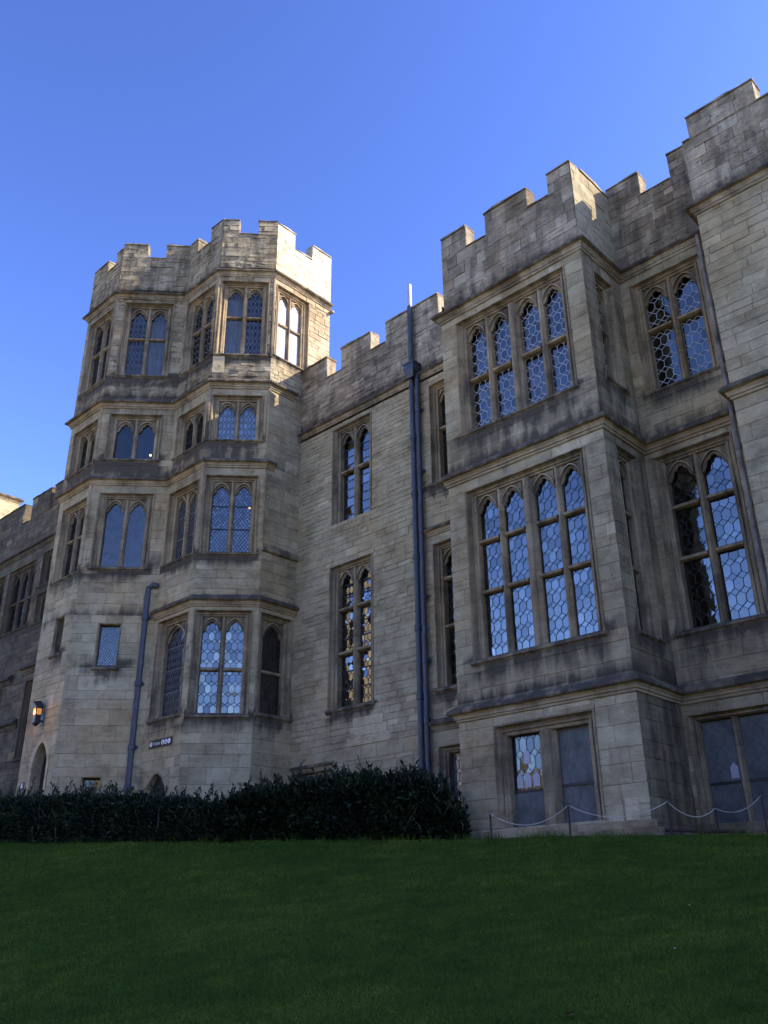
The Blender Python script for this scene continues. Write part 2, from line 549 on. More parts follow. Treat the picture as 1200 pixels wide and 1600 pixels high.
def cells(kind, a, b, c, d, s=1.0):
    """panes of one light between a..b, c..d"""
    out = []
    W = b - a
    if kind == 'hex':
        n = max(2, round(W / (0.185 * s)))
        w = W / n
        t, sd = 0.085 * s, 0.16 * s
        pitch = sd + 2 * t
        m = int((d - c) / pitch) + 2
        for i in range(-1, n + 1):
            for j in range(-1, m):
                x, z = a + (i + 0.5) * w, c + (j + 0.35) * pitch
                out.append([(x - w / 2, z - sd / 2), (x, z - sd / 2 - t), (x + w / 2, z - sd / 2), (x + w / 2, z + sd / 2), (x, z + sd / 2 + t), (x - w / 2, z + sd / 2)])
                x2, z2 = x + w / 2, z + pitch / 2
                out.append([(x2 - w / 2, z2), (x2, z2 - t), (x2 + w / 2, z2), (x2, z2 + t)])
    elif kind == 'diamond':
        w, h = 0.125 * s, 0.165 * s
        for i in range(-1, int(W / w) + 2):
            for j in range(-1, int((d - c) / h) + 2):
                for ox, oz in ((0, 0), (0.5, 0.5)):
                    x, z = a + (i + ox) * w, c + (j + oz) * h
                    out.append([(x, z - h / 2), (x + w / 2, z), (x, z + h / 2), (x - w / 2, z)])
    elif kind == 'ladder':
        h = 0.30
        n = max(1, round((d - c) / h)); h = (d - c) / n
        for j in range(n): out.append([(a, c + j * h), (b, c + j * h), (b, c + (j + 1) * h), (a, c + (j + 1) * h)])
    elif kind == 'grid':
        n = max(1, round(W / 0.2)); m = max(1, round((d - c) / 0.28))
        for i in range(n):
            for j in range(m):
                out.append([(a + W * i / n, c + (d - c) * j / m), (a + W * (i + 1) / n, c + (d - c) * j / m), (a + W * (i + 1) / n, c + (d - c) * (j + 1) / m), (a + W * i / n, c + (d - c) * (j + 1) / m)])
    else:
        out.append([(a, c), (b, c), (b, d), (a, d)])
    return [p for p in (clip_poly(q, a, b, c, d) for q in out) if len(p) >= 3]

def arch_z(x, w, rise):
    """four-centred arch height at -w/2..w/2"""
    t = min(1.0, abs(x) / (w / 2))
    return rise * (1 - t ** 2.1) ** 0.62 * (1 - 0.10 * t) + rise * 0.10 * (1 - t)

def window(root, dirt, fc, u0, u1, z0, z1, n=2, transoms=(), jamb=0.25, mull=0.15, king=None, head='cusp', pattern='hex', came='lead_dark',
           glass='glass', depth=0.31, lights=None, blind=None, sill=True, cs=1.0, came_w=0.016, bars=0, headin=0.19, label=None, tilt=0.011, stone='trim', rise=None, boards=None, blind_off=0.16, panes=None, blind_mat='blind'):
    mb = MB(); mb.tint = 0.5
    mb.dirtfn = (lambda p: max(0.38, dirt(p))) if dirt is not None else None
    # moulded frame: rings from the wall face in to the lights
    J, H = jamb, headin
    prof = [(0.0, -0.02), (0.0, 0.025), (0.04, 0.025), (0.05, -0.02), (0.07, -0.075), (0.105, -0.115), (0.14, -0.12), (0.15, -0.075), (0.175, -0.075), (0.19, -0.12), (J - 0.015, -0.135), (J, -0.15)]
    prof = [(i * min(1.0, J / 0.215) if k < 10 else i, d) for k, (i, d) in enumerate(prof)] if J > 0.12 else [(0.0, -0.02), (0.0, 0.01), (J * 0.5, 0.0), (J, -0.06)]
    def ring(i, d):
        ih = i * H / J
        return [fc.P(u0 + i, z0, d), fc.P(u0 + i, z1 - ih, d), fc.P(u1 - i, z1 - ih, d), fc.P(u1 - i, z0, d)]
    for k in range(len(prof) - 1):
        A, B = ring(*prof[k]), ring(*prof[k + 1])
        for s in range(3):
            m = 6 if s != 1 else 5
            t0 = rng.uniform(0.25, 0.7)
            for q in range(m):
                f0, f1 = q / m, (q + 1) / m
                mb.poly([A[s].lerp(A[s + 1], f0), B[s].lerp(B[s + 1], f0), B[s].lerp(B[s + 1], f1), A[s].lerp(A[s + 1], f1)],
                        tint=t0 + 0.12 * math.sin(q * 2.4 + s), warm=0.12)
    a, b, zt = u0 + J, u1 - J, z1 - H
    # light rectangles
    if lights is None:
        ms = [mull] * (n - 1)
        if king and n >= 4: ms[n // 2 - 1] = king
        w = (b - a - sum(ms)) / n
        lights, x = [], a
        for i in range(n):
            lights.append((x, x + w)); x += w + (ms[i] if i < n - 1 else 0)
    zs = z0 + (0.10 if sill else 0.0)
    dg = -depth
    # reveals of the outer frame back to the glass
    A, B = ring(J, prof[-1][1]), ring(J, dg - 0.02)
    for s in range(3):
        mb.poly([A[s], B[s], B[s + 1], A[s + 1]], tint=0.45, warm=0.1)
    # mullions
    for (l0, l1), (r0, r1) in zip(lights, lights[1:]):
        c, w = (l1 + r0) / 2, r0 - l1
        fr = 0.32 if w < 0.25 else 0.6
        sec = [(-w / 2, dg - 0.02), (-w / 2, -0.235), (-w * fr / 2, -0.15), (w * fr / 2, -0.15), (w / 2, -0.235), (w / 2, dg - 0.02)]
        if w > 0.25: sec = [(-w / 2, dg - 0.02), (-w / 2, -0.235), (-w * 0.3, -0.155), (-w * 0.24, -0.10), (-0.035, -0.075), (0.035, -0.075), (w * 0.24, -0.10), (w * 0.3, -0.155), (w / 2, -0.235), (w / 2, dg - 0.02)]
        m = 7
        for q in range(m):
            za, zb_ = z0 + (zt - z0) * q / m, z0 + (zt - z0) * (q + 1) / m
            t0 = rng.uniform(0.3, 0.75)
            for i in range(len(sec) - 1):
                mb.poly([fc.P(c + sec[i][0], za, sec[i][1]), fc.P(c + sec[i + 1][0], za, sec[i + 1][1]), fc.P(c + sec[i + 1][0], zb_, sec[i + 1][1]), fc.P(c + sec[i][0], zb_, sec[i][1])], tint=t0, warm=0.1)
    # transoms
    for tz in transoms:
        for l0, l1 in lights:
            sec = [(tz - 0.055, dg - 0.02), (tz - 0.055, -0.245), (tz - 0.03, -0.175), (tz + 0.035, -0.175), (tz + 0.075, -0.255), (tz + 0.085, dg - 0.02)]
            for i in range(len(sec) - 1):
                mb.poly([fc.P(l0, sec[i][0], sec[i][1]), fc.P(l1, sec[i][0], sec[i][1]), fc.P(l1, sec[i + 1][0], sec[i + 1][1]), fc.P(l0, sec[i + 1][0], sec[i + 1][1])], tint=0.55, warm=0.15)
    # heads
    if head != 'flat':
        for l0, l1 in lights:
            w = l1 - l0
            c = (l0 + l1) / 2
            rs = rise or min(0.42, w * 0.58)
            def layer(ww, rs_, zoff, front, bk, cusp):
                N = 28
                xs = [-w / 2 + w * k / N for k in range(N + 1)]
                def hz(x):
                    h = arch_z(x, ww, rs_) if abs(x) < ww / 2 else 0.0
                    if cusp:
                        # foils: three rounded lobes cut by small points
                        ph = abs(x) / (ww / 2)
                        h -= 0.062 * max(0.0, 1 - abs(ph - 0.40) / 0.15) + 0.085 * max(0.0, 1 - abs(ph - 0.82) / 0.16)
                    return zt - zoff - rs_ * 1.1 + max(h, -0.03)
                for x, y in zip(xs, xs[1:]):
                    za_, zb_ = hz(x), hz(y)
                    za_, zb_ = min(za_, zt - 0.015), min(zb_, zt - 0.015)
                    mb.poly([fc.P(c + x, za_, front), fc.P(c + y, zb_, front), fc.P(c + y, zt, front), fc.P(c + x, zt, front)], tint=0.35, warm=0.12, dirt=0.5)  # shade of the sunk spandrel put into its colour
                    mb.poly([fc.P(c + x, za_, bk), fc.P(c + y, zb_, bk), fc.P(c + y, zb_, front), fc.P(c + x, za_, front)], tint=0.4, warm=0.1)
            layer(w, rs, 0.05, -0.195, -0.225, False)
            layer(w * 0.98, rs * 0.98, 0.02, -0.255, -0.295, True) if head == 'pointed' else layer(w * 0.80, rs * 0.86, 0.13, -0.222, -0.28, True)
            # the raised rib round each arch
            N = 20
            pts = []
            for k in range(N + 1):
                x = -w / 2 * 0.985 + w * 0.985 * k / N
                pts.append((c + x, min(zt - 0.042, zt - 0.05 - rs * 1.1 + arch_z(x, w, rs))))
            for p, q in zip(pts, pts[1:]):
                mb.poly([fc.P(p[0], p[1], -0.150), fc.P(q[0], q[1], -0.150), fc.P(q[0], q[1] + 0.035, -0.16), fc.P(p[0], p[1] + 0.035, -0.16)], tint=0.95, dirt=0)
                mb.poly([fc.P(p[0], p[1], -0.186), fc.P(q[0], q[1], -0.186), fc.P(q[0], q[1], -0.150), fc.P(p[0], p[1], -0.150)], tint=0.5)
                mb.poly([fc.P(p[0], p[1] + 0.035, -0.16), fc.P(q[0], q[1] + 0.035, -0.16), fc.P(q[0], q[1] + 0.035, -0.186), fc.P(p[0], p[1] + 0.035, -0.186)], tint=0.6)
    # sill
    if sill:
        sp = [(dg - 0.02, z0 + 0.13), (-0.10, z0 + 0.075), (0.07, z0 - 0.015), (0.075, z0 - 0.07), (0.03, z0 - 0.095), (0.0, z0 - 0.13)]
        m = max(2, round((u1 - u0) / 0.5))
        ua, ub = u0 - 0.05, u1 + 0.05
        for q in range(m):
            t0 = rng.uniform(0.15, 0.55)
            for i in range(len(sp) - 1):
                x, y = ua + (ub - ua) * q / m, ua + (ub - ua) * (q + 1) / m
                if i == 0: x, y = max(x, u0 + 0.001), min(y, u1 - 0.001)
                mb.poly([fc.P(x, sp[i + 1][1], sp[i + 1][0]), fc.P(y, sp[i + 1][1], sp[i + 1][0]), fc.P(y, sp[i][1], sp[i][0]), fc.P(x, sp[i][1], sp[i][0])], tint=t0, dirt=0.55)
        for u, flip in ((ua, False), (ub, True)):
            ps = [fc.P(u, z, d) for d, z in sp[1:]] + [fc.P(u, z0 - 0.13, -0.1)]
            mb.poly(ps if flip else ps[::-1], dirt=0.5)
    wo = mb.build('window', M[stone], root)
    if label: wo['label'] = label
    # glass and leading
    edges = [zs] + sorted(transoms) + [zt - 0.03]
    for li, (l0, l1) in enumerate(lights):
        gl, ld = MB(), MB()
        for ei, (c0, c1) in enumerate(zip(edges, edges[1:])):
            pat = pattern
            for poly in cells(pat, l0, l1, c0, c1, cs):
                cx = sum(p[0] for p in poly) / len(poly); cz = sum(p[1] for p in poly) / len(poly)
                tx, tz = rng.gauss(0, tilt), rng.gauss(0, tilt)
                gl.poly([fc.P(p[0], p[1], dg + tx * (p[0] - cx) + tz * (p[1] - cz)) for p in poly], tint=rng.random())
                if pat != 'none':
                    for i in range(len(poly)):
                        p, q = poly[i], poly[(i + 1) % len(poly)]
                        dx, dz = q[0] - p[0], q[1] - p[1]
                        L = math.hypot(dx, dz)
                        if L < 0.01: continue
                        hw = came_w / 2
                        nx, nz = -dz / L * hw, dx / L * hw
                        # one strip per edge, each edge is shared so draw it half wide on this side
                        ld.poly([fc.P(p[0], p[1], dg + 0.006), fc.P(q[0], q[1], dg + 0.006), fc.P(q[0] + nx, q[1] + nz, dg + 0.009), fc.P(p[0] + nx, p[1] + nz, dg + 0.009)])
            if bars:
                for k in range(1, bars + 1):
                    z = c0 + (c1 - c0) * k / (bars + 1)
                    ld.box(fc.P(l0, z - 0.012, dg + 0.012), fc.d * (l1 - l0), fc.n * 0.02, (0, 0, 0.024))
        gl.build('glass', M[glass], wo)
        if ld.f: ld.build('leading', M[came], wo)
    if blind:
        bm = MB()
        for i, (l0, l1) in enumerate(lights):
            if isinstance(blind, (list, tuple)) and not blind[i]: continue
            w = l1 - l0 + 0.1
            K = 14
            for k in range(K):
                x0, x1 = l0 - 0.05 + w * k / K, l0 - 0.05 + w * (k + 1) / K
                d0 = dg - blind_off + 0.3 * blind_off * math.sin(k * 1.9); d1 = dg - blind_off + 0.3 * blind_off * math.sin((k + 1) * 1.9)
                bm.poly([fc.P(x0, zs - 0.05, d0), fc.P(x1, zs - 0.05, d1), fc.P(x1, zt + 0.05, d1), fc.P(x0, zt + 0.05, d0)])
        bm.build('curtain_backing', M[blind_mat], wo)
    if boards:
        for l0, l1, c0, c1 in boards:
            sm = MB()
            q = 6
            for i in range(q):
                for k in range(q):
                    xa, xb, za, zb_ = l0 + (l1 - l0) * i / q, l0 + (l1 - l0) * (i + 1) / q, c0 + (c1 - c0) * k / q, c0 + (c1 - c0) * (k + 1) / q
                    sm.poly([fc.P(xa, za, dg + 0.0075), fc.P(xb, za, dg + 0.0075), fc.P(xb, zb_, dg + 0.0075), fc.P(xa, zb_, dg + 0.0075)])
            sm.build('mesh_screen', M['screen'], wo)
            if c1 < z0 + 1.2:
                rb_ = MB(); rb_.box(fc.P(l0, c1 - 0.01, dg + 0.004), fc.d * (l1 - l0), fc.n * 0.03, (0, 0, 0.05)); rb_.build('saddle_bar', M['black'], wo)
    if panes:
        for x, z in panes:
            pm = MB()
            pm.poly([fc.P(x + i, z + k, dg + 0.012) for i, k in ((-0.085, -0.13), (0.085, -0.13), (0.085, 0.10), (0, 0.19), (-0.085, 0.10))])
            pm.build('pale_pane', M['paper'], wo)
    if dirt is not None and sill: dirt.rects.append((fc, u0, u1, z0, 0.85, 0.9))
    return (u0, u1, z0, z1)

# ------------------------------------------------------------------ the castle, range by range
YM, YB, YK, XB, XT = 18.97, 17.0, 17.95, -8.9, -22.04
ZC, Z2, Z3, ZP = 15.98, 10.66, 4.40, 16.22      # cornice, two string courses, parapet foot
GB = 0.6                                         # walls go down below the ground

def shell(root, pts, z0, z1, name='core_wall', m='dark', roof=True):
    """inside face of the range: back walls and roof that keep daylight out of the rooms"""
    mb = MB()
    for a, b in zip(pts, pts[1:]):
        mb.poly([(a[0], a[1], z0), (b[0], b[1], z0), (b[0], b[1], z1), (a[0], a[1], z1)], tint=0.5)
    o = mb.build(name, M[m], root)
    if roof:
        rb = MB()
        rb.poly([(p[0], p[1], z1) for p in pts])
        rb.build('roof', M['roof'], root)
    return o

# ---- main range: the long wall between tower and bay, and the short wall right of the bay
main = thing('castle_range', (-17.5, YM, 1.5), 'long pale stone range with tall narrow windows between tower and square bay', 'castle range')
D = Dirt()
D.bands = [(ZC, 0.5, 0.3, 0.8)]
fm = Facet((XT, YM), (-13.3, YM))
um = lambda x: x - XT
H = []
H.append(window(main, D, fm, um(-20.32), um(-18.42), 12.05, 15.72, 2, (14.0,), pattern='ladder', head='cusp', mull=0.17, depth=0.34, came_w=0.035, sill=False))
H.append(window(main, D, fm, um(-20.36), um(-18.38), 5.80, 10.54, 2, (7.6, 9.05), pattern='hex', cs=0.85, mull=0.17, depth=0.36, bars=2, glass='glass', tilt=0.05))
H.append(window(main, D, fm, um(-15.85), um(-13.95), 12.05, 15.6, 2, (14.0,), pattern='hex', mull=0.17, depth=0.34))
H.append(window(main, D, fm, um(-15.92), um(-13.95), 5.75, 10.1, 2, (7.55, 9.0), pattern='hex', mull=0.17, depth=0.36))
H.append(window(main, D, fm, um(-15.95), um(-14.0), 2.5, 4.2, 2, (), head='flat', pattern='hex', mull=0.2, depth=0.3, glass='glass_dim', blind=(1, 1), blind_off=0.03))  # pale sheet added behind these panes for their bright tone
H.append(window(main, D, fm, um(-21.85), um(-20.1), 2.3, 4.08, 2, (), head='flat', pattern='hex', mull=0.2, depth=0.3, glass='glass_dim'))
w = MB(); w.dirtfn = D
masonry(w, fm, GB, 4.6, [h for h in H], 0.28, (0.35, 0.8), 0.006, warmp=0.05, tint=(0.3, 0.95))
masonry(w, fm, 4.6, 11.2, [h for h in H], 0.20, (0.3, 0.75), 0.011, warmp=0.03, tint=(0.3, 0.66), joint=0.010, mortar=0.1, edge=0.5)
masonry(w, fm, 11.2, ZC - 0.1, [h for h in H], 0.165, (0.3, 0.7), 0.012, warmp=0.02, tint=(0.32, 0.64), joint=0.011, mortar=0.0, edge=0.38)
# pale patch of new stone over the hedge
for q in range(3):
    w.box(fm.P(2.55 + 0.12 * q, 4.62 + 0.27 * q, -0.01), fm.d * (1.75 - 0.25 * q), fm.n * 0.019, (0, 0, 0.255), tint=1.1, warm=0.02, dirt=0)
D = Dirt(); D.base = 0.2
D.bands = [(ZC, 0.5, 0.3, 0.8), (Z2, 0.6, 0.3, 0.7), (Z3, 0.5, 0.3, 0.8), (1.4, 0.8, 0.1, 0.5)]
fr = Facet((XB, YM), (-6.0, YM))
ur = lambda x: x - XB
H2 = []
H2.append(window(main, D, fr, ur(-8.62), ur(-6.62), 12.12, 15.55, 2, (14.05,), pattern='hex', came='lead_light', mull=0.17, depth=0.36, cs=1.05, came_w=0.016, glass='glass_deep'))
H2.append(window(main, D, fr, ur(-8.72), ur(-6.68), 5.82, 10.32, 2, (7.62, 8.95), pattern='hex', came='lead_dark', mull=0.18, depth=0.34, cs=1.08, came_w=0.013, glass='glass_mid'))
H2.append(window(main, D, fr, ur(-8.80), ur(-6.55), 1.7, 3.98, 2, (), head='flat', pattern='hex', mull=0.2, depth=0.26, glass='glass_dim', cs=1.2, sill=False, jamb=0.2, headin=0.14, lights=[(0.30, 0.98), (1.15, 2.06)],
                 boards=[(0.30, 0.98, 1.7, 2.5), (0.30, 0.98, 2.54, 3.82), (1.15, 2.06, 1.7, 2.5), (1.15, 2.06, 2.54, 3.82)], panes=[(0.87, 2.72)], label='low window blanked by dusty mesh screens'))
w.dirtfn = D
masonry(w, fr, GB, Z3, H2, 0.30, (0.4, 0.9), 0.007, tint=(-0.1, 0.45), warmp=0.08)
masonry(w, fr, Z3, 5.7, H2, 0.33, (0.5, 1.0), 0.007, tint=(0.1, 0.6), warmp=0.55)
masonry(w, fr, 5.7, ZC - 0.1, H2, 0.30, (0.4, 0.9), 0.007, tint=(0.1, 0.7), warmp=0.08)
w.build('wall', M['ashlar'], main)
course(main, 'cornice', 'crust', [(XT + 0.01, YM), (-13.45, YM)], ZC + 0.12, scale=0.8)
course(main, 'cornice', 'crust', [(XB, YM), (-6.0, YM)], ZC)
course(main, 'string_course', 'trim', [(XB, YM), (-6.0, YM)], Z2)
course(main, 'string_course', 'trim', [(XB, YM), (-6.0, YM)], Z3)
course(main, 'string_course', 'trim', [(-16.15, YM), (-13.4, YM)], 10.5, scale=0.7)
course(main, 'string_course', 'trim', [(-16.15, YM), (-13.4, YM)], 4.75, scale=0.8)
course(main, 'string_course', 'trim', [(-21.95, YM), (-20.0, YM)], 4.18, scale=0.45)
PD = Dirt(); PD.base = 0.24; PD.bands = [(ZP, 0.55, 0.2, 0.75), (19, 0.1, 0.5, 0.6)]
parapet(main, fm, ZP, 18.05, 18.95, [(1.37, 2.13, 18.05), (3.62, 4.36, 18.18), (6.74, 7.65, 18.1)], 0.45, 'crust', PD, 0.19, rough=0.016)
PD2 = Dirt(); PD2.base = 0.34; PD2.bands = [(ZP, 0.5, 0.2, 0.8), (19, 0.1, 0.5, 0.7)]
parapet(main, fr, ZP - 0.05, 18.3, 19.1, [(1.03, 1.92, 18.3)], 0.45, 'crust', PD2, 0.3, rough=0.014)
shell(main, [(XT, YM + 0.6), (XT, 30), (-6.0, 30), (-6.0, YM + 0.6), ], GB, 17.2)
hb = MB()
hb.tube([(-21.9, 20.3, 18.55), (-13.6, 20.3, 18.55)], 0.025)
for k in range(6): hb.tube([(-21.5 + 1.5 * k, 20.3, 17.2), (-21.5 + 1.5 * k, 20.3, 18.55)], 0.02)
hb.build('roof_handrail', M['zinc'], main)

# ---- square bay
bay = thing('castle_bay', (-11.2, YB, 1.45), 'square projecting stone bay with two large four-light windows and a battlemented corner', 'bay tower')
D = Dirt()
D.base = 0.08
D.bands = [(ZC, 0.55, 0.3, 0.8), (Z2, 1.0, 0.3, 0.9), (Z3, 0.85, 0.2, 0.95), (1.4, 0.7, 0.1, 0.5)]
XL = -13.62
ff = Facet((XL, YB), (XB, YB))
fs = Facet((XB, YB), (XB, YM + 0.02))
uf = lambda x: x - XL
H = []
H.append(window(bay, D, ff, uf(-13.10), uf(-9.42), 11.9, 15.58, 4, (13.62,), king=0.34, mull=0.17, jamb=0.25, pattern='hex', came='lead_light', came_w=0.017, depth=0.36, cs=1.0, glass='glass_deep'))
H.append(window(bay, D, ff, uf(-13.08), uf(-9.44), 5.62, 10.2, 4, (7.38, 8.74), king=0.34, mull=0.17, jamb=0.25, pattern='hex', came='lead_dark', came_w=0.012, depth=0.31, cs=0.97, glass='glass_mid'))
H.append(window(bay, D, ff, uf(-12.60), uf(-9.92), 1.76, 4.02, 2, (), head='flat', lights=[(uf(-12.33), uf(-11.52)), (uf(-11.05), uf(-10.19))], jamb=0.27, panes=[(uf(-12.16), 2.74), (uf(-11.94), 2.74), (uf(-11.71), 2.74), (uf(-11.94), 3.25)], pattern='hex', came='lead_dark', came_w=0.012,
                depth=0.30, cs=1.25, glass='glass_dim', blind=(1, 0), blind_off=0.12, blind_mat='pane_grey', sill=False, headin=0.26, label='low two-light window blanked by mesh screens',
                boards=[(uf(-12.33), uf(-11.52), 1.76, 2.52), (uf(-11.05), uf(-10.19), 1.76, 2.54), (uf(-11.05), uf(-10.19), 2.58, 3.78)]))
H3 = []
H3.append(window(bay, D, fs, 0.50, 1.50, 12.15, 15.45, 1, (13.85,), pattern='hex', came='lead_light', depth=0.30, jamb=0.26, came_w=0.02))
H3.append(window(bay, D, fs, 0.48, 1.52, 5.62, 10.25, 1, (7.25, 8.65), pattern='hex', depth=0.30, jamb=0.27, came_w=0.02))
w = MB(); w.dirtfn = D
masonry(w, ff, GB, Z3 - 0.1, H, 0.40, (0.5, 1.1), 0.005, tint=(0.35, 0.75), warmp=0.12, mortar=0.75, edge=0.75)
masonry(w, ff, Z3 - 0.1, Z2 - 0.1, H, 0.36, (0.45, 1.0), 0.005, tint=(0.1, 0.65), warmp=0.03, mortar=0.75, edge=0.75)
masonry(w, ff, Z2 - 0.1, ZC - 0.1, H, 0.34, (0.45, 1.0), 0.005, tint=(0.15, 0.75), warmp=0.04, mortar=0.75, edge=0.75)
w.dirtfn = lambda p: max(0.36 + 0.22 * (p[2] < Z3), D(p))  # return face darkened in colour as shade, most in the ground stage
masonry(w, fs, GB, ZC - 0.1, H3, 0.38, (0.45, 1.0), 0.006, tint=(-0.25, 0.35), warmp=0.06)
w.dirtfn = D
w.poly([(XL, YM + 0.1, GB), (XL, YB, GB), (XL, YB, ZC), (XL, YM + 0.1, ZC)])
# a new pale lintel stone and patched stones by the corner
w.box(ff.P(uf(-11.05), 4.12, -0.01), ff.d * 1.05, ff.n * 0.02, (0, 0, 0.1), tint=1.25, dirt=0)
w.box(ff.P(uf(-9.84), 1.5, -0.01), ff.d * 0.34, ff.n * 0.024, (0, 0, 0.52), tint=1.0, warm=0.25, dirt=0)
w.box(ff.P(uf(-9.44), 1.52, -0.012), ff.d * 0.3, ff.n * 0.022, (0, 0, 0.62), tint=1.25, dirt=0.1, jit=0.02)
w.build('wall', M['ashlar'], bay)
pl = MB(); pl.dirtfn = lambda p: 0.25
pl.box((XL + 0.5, YB - 0.42, GB), (-XL - 9.2, 0, 0), (0, 0.46, 0), (0, 0, 0.93), jit=0.02)
pl.box((XL + 0.72, YB - 0.22, GB), (-XL - 9.55, 0, 0), (0, 0.26, 0), (0, 0, 1.08), jit=0.015)
pl.build('plinth', M['trim'], bay)
course(bay, 'cornice', 'crust', [(XL, YM), (XL, YB), (XB, YB), (XB, YM)], ZC)
course(bay, 'string_course', 'trim', [(XL, YM), (XL, YB), (XB, YB), (XB, YM)], Z2)
course(bay, 'string_course', 'trim', [(XL, YM), (XL, YB), (XB, YB), (XB, YM)], Z3, scale=0.95)
PD = Dirt(); PD.base = 0.28; PD.bands = [(ZP, 0.45, 0.2, 0.6), (18.9, 0.1, 0.6, 0.75)]
fp = Facet((-13.48, YB), (XB, YB))
parapet(bay, fp, ZP, 18.05, 18.82, [(0.95, 1.66, 18.03), (3.15, 3.84, 18.1)], 0.42, 'crust', PD, 0.33, rough=0.012, ext1=0.045)
PD = Dirt(); PD.base = 0.1; PD.bands = [(ZP, 0.4, 0.2, 0.5)]
parapet(bay, Facet((XB, YB + 0.45), (XB, YM + 0.35)), ZP, 18.05, 18.84, [], 0.42, 'ashlar', PD, 0.33)
pr = MB(); pr.dirtfn = lambda p: 0.15
masonry(pr, Facet((XB + 0.03, YB - 0.03), (XB + 0.03, YB + 0.45)), ZP, 18.82, [], 0.33, (0.3, 0.6), 0.01)
pr.build('corner_stones', M['ashlar'], bay)
parapet(bay, Facet((-13.48, YM), (-13.48, YB + 0.44)), ZP, 18.05, 18.8, [], 0.42, 'crust', PD, 0.33)
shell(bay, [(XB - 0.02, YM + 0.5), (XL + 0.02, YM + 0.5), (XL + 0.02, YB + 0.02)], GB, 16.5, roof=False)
rb = MB(); rb.poly([(XL, YB + 0.2, 17.2), (XB, YB + 0.2, 17.2), (XB, YM + 0.9, 17.2), (XL, YM + 0.9, 17.2)]); rb.build('roof', M['roof'], bay)

# ---- plain block at the right edge
blk = thing('castle_block', (-2.0, YK, 1.3), 'plain windowless stone block at the right end with a high battlement', 'castle block')
D = Dirt(); D.bands = [(ZC, 0.5, 0.3, 0.5), (Z2, 0.45, 0.25, 0.6)]
XK, XE = -6.14, 20.0
fk = Facet((XK, YK), (0.5, YK))
w = MB(); w.dirtfn = D
masonry(w, fk, GB, Z2 - 0.1, [], 0.36, (0.5, 1.15), 0.006, tint=(0.2, 0.6))
masonry(w, fk, Z2 - 0.1, ZC - 0.1, [], 0.25, (0.45, 1.1), 0.010, tint=(0.34, 0.64), warmp=0.01, joint=0.012, mortar=0.0, edge=0.35)
w.poly([(0.5, YK, GB), (XE, YK, GB), (XE, YK, ZC), (0.5, YK, ZC)])
w.poly([(XK, YM + 0.6, GB), (XK, YK, GB), (XK, YK, ZC), (XK, YM + 0.6, ZC)])
w.poly([(XE, YK, GB), (XE, 30, GB), (XE, 30, ZP), (XE, YK, ZP)])
w.poly([(XE, 30, GB), (XK, 30, GB), (XK, 30, ZP), (XE, 30, ZP)])
w.build('wall', M['ashlar'], blk)
course(blk, 'cornice', 'crust', [(XK, YM), (XK, YK), (0.5, YK)], ZC)
course(blk, 'string_course', 'trim', [(XK, YM), (XK, YK), (0.5, YK)], Z2)
PD = Dirt(); PD.base = 0.28; PD.bands = [(ZP, 0.45, 0.2, 0.6), (18.9, 0.1, 0.6, 0.75)]
fkp = Facet((XK, YK), (XE, YK))
cr = [(0.0, 0.2, 18.18), (1.95, 2.85, 18.14)] + [(4.7 + 2.7 * k, 5.6 + 2.7 * k, 18.14) for k in range(7)]
parapet(blk, fkp, ZP, 18.14, 18.88, cr, 0.45, 'crust', PD, 0.33, rough=0.014)
parapet(blk, Facet((XK, YM + 0.4), (XK, YK + 0.47)), ZP, 18.14, 18.18, [], 0.4, 'crust', PD, 0.33)
rb = MB(); rb.poly([(XK, YK + 0.3, 17.3), (XE, YK + 0.3, 17.3), (XE, 30, 17.3), (XK, 30, 17.3)]); rb.build('roof', M['roof'], blk)

# ---- stair tower: two canted bays side by side
tow = thing('castle_tower', (-25.5, 16.0, 1.6), 'tall many-sided stone tower with stacked mullioned windows and a sunlit top', 'tower')
P5, P4, P3, P2, P1, P0 = (-29.75, 13.85), (-27.5, 13.85), (-25.66, 15.85), (-23.48, 15.85), (XT, 17.4), (XT, 20.3)
FUL, FUF, FTL, FTF, FTR = Facet(P5, P4), Facet(P4, P3), Facet(P3, P2), Facet(P2, P1), Facet(P1, P0)
T0, T1, T2, T3 = 22.68, 17.66, 14.44, 9.4
D = Dirt()
D.base = 0.06
D.bands = [(T0, 0.4, 0.5, 0.8), (T1, 0.9, 0.5, 0.74), (T2, 0.7, 0.5, 0.68), (T3, 0.5, 0.4, 0.6), (11.4, 0.5, 0.1, 0.3)]
def pu(fc, x, y=None):
    q = Vector((x, y if y is not None else fc.a.y, 0)) - fc.a
    return q.dot(fc.d)
HW = {}
kw = dict(jamb=0.27, mull=0.16, depth=0.29, came_w=0.016)
a, b = pu(FTF, -23.42, 15.89), pu(FTF, -22.15, 17.27)
HW['TF'] = [
    window(tow, D, FTF, a, b, 18.97, 22.31, 2, (20.75,), pattern='hex', cs=0.9, came='lead_mid', blind=(1, 0), blind_off=0.35, glass='glass_dim', **kw),
    window(tow, D, FTF, a, b, 15.38, 17.22, 2, (), pattern='hex', cs=0.8, blind=(1, 1), glass='glass', **kw),
    window(tow, D, FTF, a, b, 11.1, 13.98, 2, (), pattern='diamond', cs=0.95, glass='glass', bars=2, **kw),
    window(tow, D, FTF, a, b, 5.72, 9.11, 2, (7.2,), pattern='hex', cs=1.0, glass='glass', tilt=0.03, **kw)]
